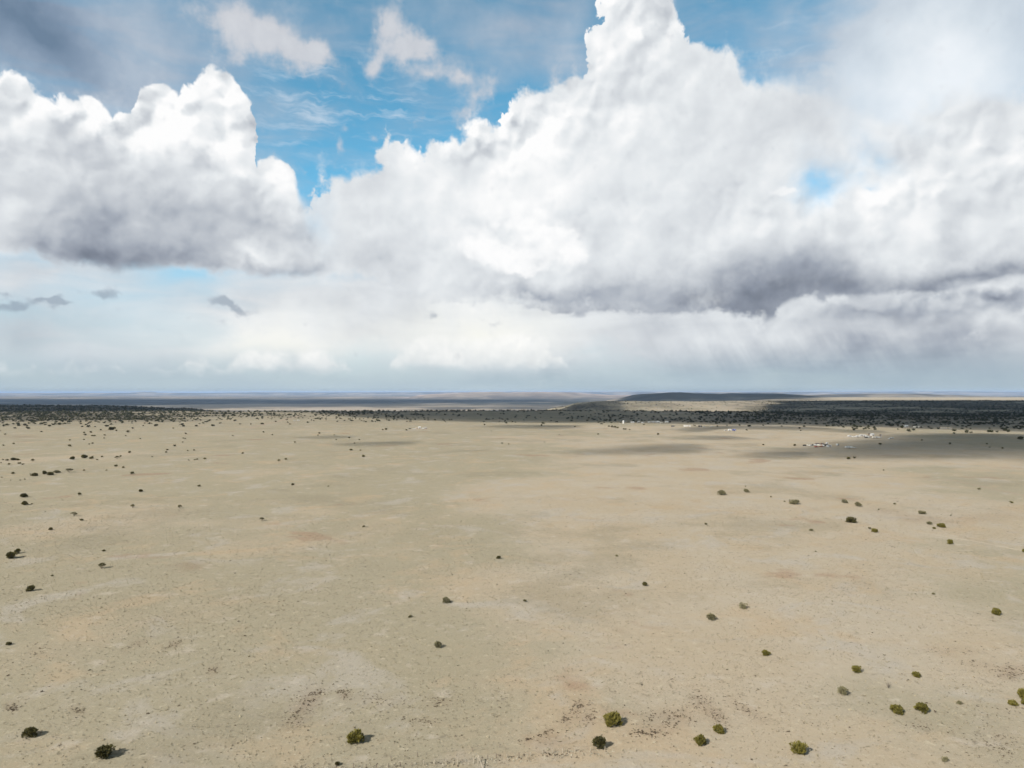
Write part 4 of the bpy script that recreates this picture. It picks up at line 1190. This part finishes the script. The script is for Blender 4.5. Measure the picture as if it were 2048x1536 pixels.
class MB:
    """Collects boxes, prisms and tubes into one mesh."""
    def __init__(s): s.v = []; s.f = []

    def box(s, x0, x1, y0, y1, z0, z1, tx=0.0, ty=0.0):
        b = len(s.v)
        s.v += [(x0, y0, z0), (x1, y0, z0), (x1, y1, z0), (x0, y1, z0), (x0 + tx, y0 + ty, z1), (x1 - tx, y0 + ty, z1), (x1 - tx, y1 - ty, z1), (x0 + tx, y1 - ty, z1)]
        s.f += [[b + i for i in q] for q in ((0, 3, 2, 1), (4, 5, 6, 7), (0, 1, 5, 4), (1, 2, 6, 5), (2, 3, 7, 6), (3, 0, 4, 7))]
        return s

    def extr(s, prof, y0, y1):
        """A side profile of (x, z) pairs drawn out from y0 to y1."""
        b = len(s.v); n = len(prof)
        s.v += [(x, y0, z) for x, z in prof] + [(x, y1, z) for x, z in prof]
        s.f += [list(range(b, b + n)), list(range(b + 2 * n - 1, b + n - 1, -1))]
        s.f += [[b + (i + 1) % n, b + i, b + n + i, b + n + (i + 1) % n] for i in range(n)]
        return s

    def cyl(s, cx, cy_, z0, z1, r0, r1, n=12):
        b = len(s.v)
        for z, r in ((z0, r0), (z1, r1)):
            s.v += [(cx + r * math.cos(2 * math.pi * i / n), cy_ + r * math.sin(2 * math.pi * i / n), z) for i in range(n)]
        s.f += [[b + i, b + (i + 1) % n, b + n + (i + 1) % n, b + n + i] for i in range(n)]
        s.f += [list(range(b + n - 1, b - 1, -1)), list(range(b + n, b + 2 * n))]
        return s

    def wheel(s, cx, cy_, cz, r, w, n=14):
        b = len(s.v)
        for y in (cy_ - w / 2, cy_ + w / 2):
            s.v += [(cx + r * math.cos(2 * math.pi * i / n), y, cz + r * math.sin(2 * math.pi * i / n)) for i in range(n)]
        s.f += [[b + (i + 1) % n, b + i, b + n + i, b + n + (i + 1) % n] for i in range(n)]
        s.f += [list(range(b, b + n)), list(range(b + 2 * n - 1, b + n - 1, -1))]
        return s

    def rod(s, p, q, r, n=5):
        v, f = tubes([[(*p, r), (*q, r)]], n); b = len(s.v)
        s.v += [tuple(x) for x in v]; s.f += [[b + i for i in g] for g in f]
        return s

    def build(s, name, mat, parent=None, bevel=0.0):
        me_ = bpy.data.meshes.new(name); me_.from_pydata(s.v, [], s.f); me_.update()
        bm = bmesh.new(); bm.from_mesh(me_); bmesh.ops.recalc_face_normals(bm, faces=bm.faces)
        if bevel: bmesh.ops.bevel(bm, geom=bm.edges, offset=bevel, segments=2, affect='EDGES', clamp_overlap=True)
        bm.to_mesh(me_); bm.free(); me_.materials.append(mat)
        return link(bpy.data.objects.new(name, me_), parent)


def fence(label, posts, wires, group='wire fences along the near edge of the plain'):
    """posts: (column, foot row, height in the picture, kind)"""
    hp_ = hit([p[0] for p in posts], [p[1] for p in posts])
    root = link(bpy.data.objects.new('wire_fence', None)); root.location = hp_[0]
    tag(root, label, 'fence', group)
    L = [Vector(h) - Vector(hp_[0]) for h in hp_]
    for (px, py, hh, kd), l in zip(posts, L):
        Ht = hh * (l.y + hp_[0][1]) / FOC
        m = MB(); r_ = .075 if kd == 'w' else .04
        if kd == 'b': r_ = .13
        m.cyl(0, 0, -.2, Ht, r_, r_ * .85, 8)
        o = m.build('post', POSTD if kd == 'd' else POSTW, root); o.location = l
        o.rotation_euler = (random.uniform(-.05, .05), random.uniform(-.05, .05), 0)
    for kz in wires:
        m = MB()
        for a, b in zip(L[:-1], L[1:]):
            m.rod((a.x, a.y, a.z + kz), (b.x, b.y, b.z + kz), .006, 4)
        m.build('wire', WIREM, root)
    return root


fence('long wire fence of pale and dark posts running along the near edge', [
    (640, 1542, 12, 'd'), (675, 1537, 12, 'd'), (709, 1533, 11, 'd'), (734, 1535, 11, 'd'), (755, 1533.5, 11, 'd'), (779, 1533, 11, 'd'), (802, 1530, 10, 'd'), (825, 1528, 9, 'd'), (848.5, 1525, 9, 'w'), (870, 1524.5, 10, 'w'),
    (893, 1524, 11, 'w'), (916, 1524, 17, 'w'), (947.6, 1523, 9, 'w'), (957, 1521, 13, 'b'), (975.5, 1514.5, 9, 'd'), (993, 1512, 9, 'd'), (1014, 1512, 8, 'w'), (1037.7, 1510.6, 10, 'd'), (1060.6, 1508, 8, 'w'), (1084.7, 1503.5, 8, 'w'),
    (1104.4, 1502.8, 12, 'w'), (1125, 1501, 8, 'w'), (1149.5, 1499, 8, 'w'), (1180, 1497.5, 7, 'w'), (1209, 1496, 7, 'w')], (.35, .6, .85))
fence('short second fence of four thin dark posts beyond the long one', [(784, 1517, 10, 'd'), (836, 1509.5, 10, 'd'), (946, 1498.5, 8, 'd'), (1000, 1491, 7, 'd')], (.4, .75))
# the cross fence's braced corner: leaning rails coming towards the camera
hq = hit([957, 962, 966, 970], [1521, 1528, 1535, 1546])
br = link(bpy.data.objects.new('fence_brace', None)); br.location = hq[0]
tag(br, 'pale wooden brace rail leaning from the tall fence corner towards the camera', 'fence')
m = MB(); a = Vector((0, 0, 1.25)); b = Vector(hq[2]) - Vector(hq[0]) + Vector((0, 0, .25)); m.rod(a, b, .07, 7); m.build('rail', POSTW, br)
m = MB(); a = Vector(hq[3]) - Vector(hq[0]); m.cyl(a.x, a.y, a.z - .2, a.z + 1.1, .09, .08, 8); m.build('post', POSTW, br)
# bleached weeds blown against the fence
TUMB = paint('bleached_weed', (.40, .355, .27), .95, .3, 30)
fx = np.interp(rng.uniform(0, 1, 420), [0, 1], [585, 1230]); fy = np.interp(fx, [585, 700, 950, 1230], [1530, 1532, 1520, 1497]) + rng.normal(size=420) * 4
hp = hit(fx, fy); scatter('dry_weeds', TUMB, hp[~np.isnan(hp[:, 0])], .15, .45, .6, 33, 'bleached weeds blown against the wire fence', 6)
hp = hp[rng.uniform(size=len(hp)) < .5] + rng.normal(size=(int(0) or 1, 3)) * 0
hp = hit(fx + rng.normal(size=420) * 8, fy + rng.normal(size=420) * 5); scatter('weeds', TUFTD, hp[~np.isnan(hp[:, 0])][:150], .15, .45, .5, 34, 'dark weeds rooted along the wire fence', 4)

# ================================================================== tracks
TRACK = paint('pale_dirt', (.365, .31, .235), .95, .12, .2)
TRACKR = paint('reddish_dirt', (.285, .22, .16), .95, .12, .2)


def track(pts, width, mat, label):
    hp_ = hit([p[0] for p in pts], [p[1] for p in pts])
    t = np.linspace(0, 1, 160); tt = np.linspace(0, 1, len(pts))
    x = np.interp(t, tt, hp_[:, 0]); y = np.interp(t, tt, hp_[:, 1])
    dx, dy = np.gradient(x), np.gradient(y); L = np.hypot(dx, dy) + 1e-9
    wob = 1 + .25 * vnoise(t * 40, t * 0 + 3, 9)
    rows = [(x - dy / L * width * s * wob, y + dx / L * width * s * wob) for s in (-.5, -.17, .17, .5)]
    Vv = np.concatenate([np.stack([a, b, terrain(a, b) + (.10 if i in (1, 2) else .02)], -1) for i, (a, b) in enumerate(rows)])
    i = np.arange(159); Ff = np.concatenate([np.stack([i + k * 160, i + 1 + k * 160, i + 1 + (k + 1) * 160, i + (k + 1) * 160], -1) for k in range(3)])
    o = link(bpy.data.objects.new('dirt_path', mesh_np('dirt_path', Vv, Ff[:, ::-1], [mat], smooth=True)))
    tag(o, label, kind='structure')


track([(500, 856), (528, 849), (560, 842), (585, 836), (596, 832)], 7, TRACKR, 'faint dirt path climbing to the wood')
track([(1560, 943), (1700, 948), (1906, 961), (2048, 991), (2200, 1030)], 2.2, TRACKR, 'thin darker dirt path crossing the far pale plain')
track([(1800, 1058), (1874, 1070), (1960, 1084), (2048, 1102), (2150, 1130)], 1.7, TRACK, 'pale dirt path crossing the pale plain')
track([(740, 860), (780, 861), (820, 859.5), (860, 857)], 5, TRACK, 'pale dirt path leading to the small homestead')
track([(1500, 850.5), (1540, 850), (1580, 851), (1640, 853)], 7, TRACK, 'pale dirt path before the shaded wood')
track([(1860, 881), (1900, 883), (1960, 886)], 5, TRACK, 'pale dirt path beyond the white camp')

# ================================================================== buildings and vehicles
WHITE = paint('white_siding', (.50, .49, .47), .55, .08)
CREAM = paint('cream_siding', (.62, .58, .50), .6, .1)
GREYM = paint('grey_metal', (.38, .38, .38), .5, .12)
BLACK = paint('black_panel', (.022, .022, .024), .6, .2)
RUSTM = paint('rusty_metal', (.26, .11, .06), .8, .35)
REDP = paint('faded_red', (.34, .09, .06), .6, .2)
BLUEP = paint('blue_tarp', (.08, .10, .26), .6, .2)
TANB = paint('tan_stucco', (.50, .42, .32), .8, .1)
GLASSM = paint('dark_glass', (.03, .035, .045), .15, .1)
TYRE = paint('tyre_rubber', (.025, .025, .025), .9, .1)
ROOFW = paint('pale_roof', (.56, .55, .53), .6, .1)
BROWNB = paint('brown_boards', (.16, .10, .07), .85, .25)


def at(px, py, name, label, cat, group=None, rz=0.0):
    p = hit(px, py)[0]
    root = link(bpy.data.objects.new(name, None)); root.location = (p[0], p[1], p[2] - .02); root.rotation_euler = (0, 0, rz)
    tag(root, label, cat, group)
    return root, p[1] / FOC


def windows(root, xs, y, z0, z1, w=.9):
    for x in xs:
        f = MB().box(x - w / 2 - .07, x + w / 2 + .07, y - .05, y, z0 - .07, z1 + .07).build('window', WHITE, root)
        MB().box(x - w / 2, x + w / 2, y - .075, y - .052, z0, z1).build('pane', GLASSM, f)


def mobile_home(px, py, w, h, label, wall=WHITE, roof=ROOFW, group=None, rz=0.0):
    root, k = at(px, py, 'mobile_home', label, 'house', group, rz)
    L = w * k; H = max(h * k, 2.6); D = min(max(L * .45, 3.5), 7)
    MB().box(-L / 2, L / 2, -D / 2, D / 2, 0, H * .80).build('wall', wall, root)
    MB().box(-L / 2 - .03, L / 2 + .03, -D / 2 - .03, D / 2 + .03, 0, .5).build('skirting', GREYM, root)
    g = MB().extr([(-D / 2 - .25, H * .80), (0, H), (D / 2 + .25, H * .80), (D / 2 + .25, H * .77), (0, H * .96), (-D / 2 - .25, H * .77)], -L / 2 - .2, L / 2 + .2).build('roof', roof, root)
    g.rotation_euler = (0, 0, math.pi / 2)
    d = MB().box(L * .12 - .45, L * .12 + .45, -D / 2 - .06, -D / 2, .5, 2.4).build('door', BROWNB, root)
    MB().box(L * .12 + .28, L * .12 + .36, -D / 2 - .12, -D / 2 - .06, 1.35, 1.45).build('handle', GREYM, d)
    windows(root, [-L * .33, -L * .1, L * .34], -D / 2, 1.3, 2.1)
    MB().box(L * .12 - .7, L * .12 + .7, -D / 2 - 1.2, -D / 2 - .06, 0, .45).build('step', BROWNB, root)
    return root


def house(px, py, w, h, label, wall=WHITE, roof=ROOFW, group=None, rz=0.0):
    root, k = at(px, py, 'farm_house', label, 'house', group, rz)
    L = w * k; H = max(h * k, 3.4); D = max(L * .7, 5)
    MB().extr([(-D / 2, 0), (D / 2, 0), (D / 2, H * .62), (0, H * .93), (-D / 2, H * .62)], -L / 2, L / 2).build('wall', wall, root).rotation_euler = (0, 0, math.pi / 2)
    r_ = MB().extr([(-D / 2 - .4, H * .57), (0, H * .96), (D / 2 + .4, H * .57), (D / 2 + .4, H * .62), (0, H * 1.01), (-D / 2 - .4, H * .62)], -L / 2 - .4, L / 2 + .4).build('roof', roof, root)
    r_.rotation_euler = (0, 0, math.pi / 2)
    MB().box(.2, .75, L * .2, L * .2 + .6, H * .8, H * 1.18).build('chimney', GREYM, r_)
    d = MB().box(-.5, .5, -D / 2 - .06, -D / 2, .1, 2.2).build('door', BROWNB, root)
    MB().box(.3, .38, -D / 2 - .12, -D / 2 - .06, 1.1, 1.2).build('handle', GREYM, d)
    windows(root, [-L * .3, L * .3], -D / 2, 1.1, 2.0)
    return root


def camper(px, py, w, h, label, wall=WHITE, group=None, rz=0.0):
    root, k = at(px, py, 'camper_trailer', label, 'trailer', group, rz)
    L = w * k; H = max(h * k, 2.5); D = 2.4
    MB().extr([(-L / 2, .6), (L / 2, .6), (L / 2, H * .75), (L / 2 - .5, H), (-L / 2 + .7, H), (-L / 2, H * .65)], -D / 2, D / 2).build('body', wall, root, bevel=.06)
    for s in (-1, 1):
        for x in (-.45, .45):
            MB().wheel(x + L * .08, s * (D / 2 - .12), .38, .36, .24).build('wheel', TYRE, root)
    MB().box(-L / 2 - 1.1, -L / 2 + .1, -.08, .08, .45, .6).build('hitch', GREYM, root)
    d = MB().box(L * .22 - .35, L * .22 + .35, -D / 2 - .07, -D / 2 - .01, .7, 2.1).build('door', CREAM, root)
    MB().box(L * .22 + .2, L * .22 + .27, -D / 2 - .12, -D / 2 - .07, 1.3, 1.4).build('handle', GREYM, d)
    MB().box(-L / 2 + .4, L / 2 - .3, -D / 2 - .035, -D / 2 - .012, 1.0, 1.12).build('stripe', BROWNB, root)
    windows(root, [-L * .28, -L * .02], -D / 2 - .01, 1.45, 2.0, .8)
    return root


def vehicle(px, py, label, paintm, kind='car', group=None, rz=0.0, s=1.0):
    nm = {'car': 'parked_car', 'pickup': 'pickup_truck', 'van': 'parked_van', 'truck': 'box_truck'}[kind]
    root, k = at(px, py, nm, label, {'car': 'car', 'pickup': 'pickup truck', 'van': 'van', 'truck': 'truck'}[kind], group, rz)
    prof = {'car': [(-2.2, .35), (2.2, .35), (2.25, .8), (1.3, .95), (.7, 1.42), (-1.1, 1.45), (-1.9, 1.0), (-2.25, .9)],
            'pickup': [(-2.7, .45), (2.7, .45), (2.7, 1.0), (1.5, 1.1), (1.0, 1.75), (-.3, 1.78), (-.5, 1.1), (-2.7, 1.1)],
            'van': [(-2.6, .4), (2.6, .4), (2.65, 1.0), (2.1, 1.2), (1.6, 2.1), (-2.5, 2.15), (-2.6, 1.2)],
            'truck': [(-3.6, .7), (3.5, .7), (3.5, 1.3), (3.1, 2.1), (2.1, 2.2), (2.05, 3.0), (-3.6, 3.0)]}[kind]
    prof = [(a * s, b * s) for a, b in prof]; D = 1.8 * s if kind != 'truck' else 2.4
    MB().extr(prof, -D / 2, D / 2).build('body', paintm, root, bevel=.05)
    ws = {'car': (-1.35, 1.35), 'pickup': (-1.8, 1.75), 'van': (-1.7, 1.65), 'truck': (-2.2, 2.5)}[kind]
    for x in ws:
        for q in (-1, 1): MB().wheel(x * s, q * (D / 2 - .08), .36 * s, .36 * s, .24).build('wheel', TYRE, root)
    wx0, wx1, z0, z1 = {'car': (-1.2, .7, .98, 1.3), 'pickup': (-.25, .95, 1.15, 1.62), 'van': (-.3, 1.6, 1.3, 1.85), 'truck': (2.2, 3.0, 1.4, 2.0)}[kind]
    for q in (-1, 1): MB().box(wx0 * s, wx1 * s, q * D / 2 - .02, q * D / 2 + .02, z0 * s, z1 * s, tx=.15).build('window', GLASSM, root)
    fr = prof[2][0]
    for q in (-.6, .6): MB().box(fr - .06, fr + .03, q - .15, q + .15, prof[2][1] - .25, prof[2][1] - .08).build('headlight', GLASSM, root)
    return root


def shed(px, py, w, h, label, wall, roof, group=None, rz=0.0):
    root, k = at(px, py, 'storage_shed', label, 'shed', group, rz)
    L = w * k; H = max(h * k, 2.2); D = max(L * .6, 2.5)
    MB().extr([(-D / 2, 0), (D / 2, 0), (D / 2, H * .95), (-D / 2, H * .8)], -L / 2, L / 2).build('wall', wall, root).rotation_euler = (0, 0, math.pi / 2)
    MB().extr([(-D / 2 - .2, H * .80), (D / 2 + .2, H * .97), (D / 2 + .2, H * 1.02), (-D / 2 - .2, H * .85)], -L / 2 - .2, L / 2 + .2).build('roof', roof, root).rotation_euler = (0, 0, math.pi / 2)
    d = MB().box(-.5, .5, -D / 2 - .06, -D / 2, .05, 1.95).build('door', GREYM, root)
    MB().box(.3, .38, -D / 2 - .11, -D / 2 - .06, 1.0, 1.1).build('handle', BLACK, d)
    return root


# white row on the brow before the shaded wood
G1 = 'white buildings in a row on the brow before the shaded wood'
root, k = at(1247, 847, 'water_tank', 'tall white cylindrical tank standing at the end of the white row', 'tank')
MB().cyl(0, 0, 0, 5.6, 2.0, 2.0, 20).build('tank_wall', WHITE, root)
MB().cyl(0, 0, 5.6, 6.4, 2.05, .3, 20).build('roof', ROOFW, root)
m = MB()
for i in range(14): m.box(-.25, .25, -2.14, -2.08, .3 + i * .4, .34 + i * .4)
m.box(-.28, -.24, -2.16, -2.06, 0, 5.9).box(.24, .28, -2.16, -2.06, 0, 5.9).build('ladder', GREYM, root)
mobile_home(1265, 846, 6.5, 3, 'small white house, first beside the tall white tank', group=G1)
camper(1277.5, 845, 4.5, 3, 'white camper second in the row from the tall white tank', group=G1, rz=.3)
vehicle(1285.5, 846.5, 'bright white van parked between two white houses of the row', WHITE, 'van', G1, .2)
mobile_home(1299, 845, 7, 2.2, 'long low pale house in the middle of the white row', CREAM, group=G1)
mobile_home(1308, 845, 8, 2.8, 'white house with pale roof beside the widest of the row', group=G1, rz=-.1)
house(1316, 845.5, 5.5, 3.4, 'taller white gabled house near the end of the white row', group=G1)
camper(1323, 846.5, 4, 2.4, 'grey white camper in front of the gabled house', CREAM, group=G1, rz=.4)
house(1333, 845.5, 6, 3.6, 'last pale gabled house in the white row', CREAM, group=G1)
vehicle(1339, 845, 'dark van parked behind the last pale gabled house', BLACK, 'van', None, .1)
shed(1345.5, 853.5, 5.5, 2.4, 'black shed standing alone before the white row', BLACK, BLACK)
shed(1400, 853.5, 6.5, 2.4, 'black shed at the end of the long cream building', BLACK, BLACK)
mobile_home(1374, 853, 13, 2.4, 'long cream building between two black sheds', CREAM, ROOFW)
vehicle(1408, 854.5, 'white car parked past the black shed', WHITE, 'car', None, .2)
vehicle(1423, 854, 'white pickup parked far past the black shed', WHITE, 'pickup', None, .1)
camper(1459, 862, 6, 4, 'white camper standing against a blue trailer', WHITE, rz=.15)
camper(1468, 862, 7, 4, 'dark blue trailer beside the white camper', BLUEP, rz=0)
vehicle(1451, 861.5, 'small white car in front of the white camper', WHITE, 'car', None, .3)
# two by the sunlit wood
vehicle(589, 842, 'white pickup by the sunlit wood, first of two', WHITE, 'pickup', 'white vehicles by the sunlit wood', 0.05)
vehicle(597, 841.5, 'white van by the sunlit wood, second of two', WHITE, 'van', 'white vehicles by the sunlit wood', 0.0)
# the homestead left of the middle
G2 = 'the small homestead on the sunlit brow'
vehicle(828, 858.5, 'white pickup at the outer end of the small homestead', WHITE, 'pickup', G2, .1)
mobile_home(834, 858, 6, 1.8, 'low tan cabin of the small homestead', TANB, TANB, group=G2)
house(839, 857, 4, 3.2, 'white gabled cabin of the small homestead', group=G2, rz=.3)
camper(846, 858.5, 4.5, 2, 'white camper with a dark canopy at the small homestead', group=G2, rz=-.3)
vehicle(851, 856.5, 'white car behind the camper of the small homestead', WHITE, 'car', G2, .6)
shed(852, 858, 3.5, 2.2, 'brown shed closing the small homestead', BROWNB, GREYM, group=G2)
vehicle(820, 858, 'dark car outside the small homestead', BLACK, 'car', None, .1)
# the upper camp
G3 = 'the upper white camp in cloud shadow'
for (px, py, w, h, kind, lab, rz) in [
    (1698.5, 873.5, 4.5, 2.5, 'van', 'white van at the outer end of the upper camp', .3),
    (1706, 874.5, 5, 2.6, 'pickup', 'pale pickup second in the upper camp', -.4),
    (1714.5, 874.5, 7, 3.6, 'camper', 'rounded white camper, brightest of the upper camp', .1),
    (1722, 872.5, 6, 3, 'home', 'white house behind the brightest camper', .0),
    (1728.5, 873, 5.5, 3.2, 'camper', 'white camper in the middle of the upper camp', -.2),
    (1734, 874, 5, 2.4, 'van', 'pale van next to a dark car in the upper camp', .2),
    (1731.8, 875.5, 3, 2, 'carb', 'dark car in the middle of the upper camp', .2),
    (1738.5, 875, 3.5, 2.2, 'car', 'bright white car low in the upper camp', .5),
    (1743.5, 871.5, 4.5, 3.4, 'house', 'white gabled cabin, highest of the upper camp', .2),
    (1747, 876.5, 6, 3.2, 'camperc', 'rounded cream camper in front of the gabled cabin', .1),
    (1753, 876.5, 6.5, 3, 'camperg', 'greyish camper beside the rounded cream one', -.15),
    (1758.5, 876, 5, 2, 'pickup', 'pale pickup at the near end of the upper camp', .1),
    (1760.8, 872, 2.6, 2.4, 'shedb', 'small dark shed past the upper camp', 0),
    (1739, 870, 4.5, 2.2, 'shedb', 'dark shed behind the white gabled cabin', 0),
    (1783, 877, 6, 1.8, 'pickup', 'white pickup alone beyond the upper camp', .1),
    (1778.5, 878.5, 3, 1.6, 'car', 'small grey white car beside the lone white pickup', .6)]:
    g = G3
    if kind in ('van', 'pickup', 'car'): vehicle(px, py, lab, WHITE, kind, g, rz)
    elif kind == 'carb': vehicle(px, py, lab, BLACK, 'car', g, rz)
    elif kind == 'camper': camper(px, py, w, h, lab, WHITE, g, rz)
    elif kind == 'camperc': camper(px, py, w, h, lab, CREAM, g, rz)
    elif kind == 'camperg': camper(px, py, w, h, lab, GREYM, g, rz)
    elif kind == 'home': mobile_home(px, py, w, h, lab, group=g, rz=rz)
    elif kind == 'house': house(px, py, w, h, lab, group=g, rz=rz)
    elif kind == 'shedb': shed(px, py, w, h, lab, BROWNB, BLACK, g, rz)
# the lower yard
G4 = 'the lower yard of rusty things'
vehicle(1609, 891.5, 'dark car at the outer end of the rusty yard', BLACK, 'car', G4, .1)
vehicle(1615, 891.5, 'cream pickup beside the dark car of the rusty yard', CREAM, 'pickup', G4, -.2)
vehicle(1621, 892, 'small white car in the rusty yard', WHITE, 'car', G4, .5)
vehicle(1625, 891.3, 'black pickup in the rusty yard', BLACK, 'pickup', G4, .1)
vehicle(1631.5, 891.5, 'white van in front of the dark rusty shed', WHITE, 'van', G4, .1)
shed(1634.5, 890, 7, 3, 'wide rusty shed with dark roof in the yard', RUSTM, BLACK, G4)
vehicle(1632, 894.5, 'faded red car in front of the white van', REDP, 'car', G4, .2)
vehicle(1638.5, 892, 'cream van between the rusty sheds', CREAM, 'van', G4, -.1)
shed(1644, 890, 5, 2.8, 'narrower rusty shed with dark roof in the yard', RUSTM, BLACK, G4)
vehicle(1642, 894, 'rusty pickup nearest in the yard', RUSTM, 'pickup', G4, .4)
vehicle(1646.5, 893, 'grey white pickup beside the rusty pickup', WHITE, 'pickup', G4, .9)
vehicle(1651, 892, 'black van next to the white yard house', BLACK, 'van', G4, .0)
mobile_home(1657, 894, 8, 4.2, 'white house at the end of the rusty yard', WHITE, ROOFW, None, 0)
camper(1653.5, 888.5, 4, 1.8, 'low white camper behind the white yard house', WHITE, rz=.1)
vehicle(1674.5, 891, 'lone white van on the shaded grass', WHITE, 'van', None, .8)
camper(1697, 896.5, 15, 3.2, 'long white trailer standing alone in cloud shadow', WHITE, rz=.04)
vehicle(1708.5, 896.5, 'bright white pickup at the head of the long trailer', WHITE, 'pickup', None, .0, .8)
# far building strip at the wood on the other side
mobile_home(1835, 855, 16, 3.2, 'long cream building at the edge of the shaded wood', CREAM, CREAM)
house(1812, 854, 5, 3, 'small white cabin between the trees by the long cream building', WHITE)
mobile_home(1890, 857, 22, 1.6, 'very long low tan building past the long cream one', TANB, TANB)

# ================================================================== the air
hm = bpy.data.materials.new('pale_air'); hm.use_nodes = True
nt = hm.node_tree; nt.nodes.clear()
_o = nt.nodes.new('ShaderNodeOutputMaterial'); _v = nt.nodes.new('ShaderNodeVolumePrincipled')
_v.inputs['Color'].default_value = (.48, .66, .98, 1); _v.inputs['Density'].default_value = 1.45e-5; _v.inputs['Anisotropy'].default_value = 0.0
nt.links.new(_v.outputs[0], _o.inputs['Volume'])
hz_o = MB().box(-156000, 156000, -156000, 156000, float(GZ.min()) - 30.0, max(float(GZ.max()), HCAM) + 8.0).build('haze', hm)
tag(hz_o, kind='stuff')
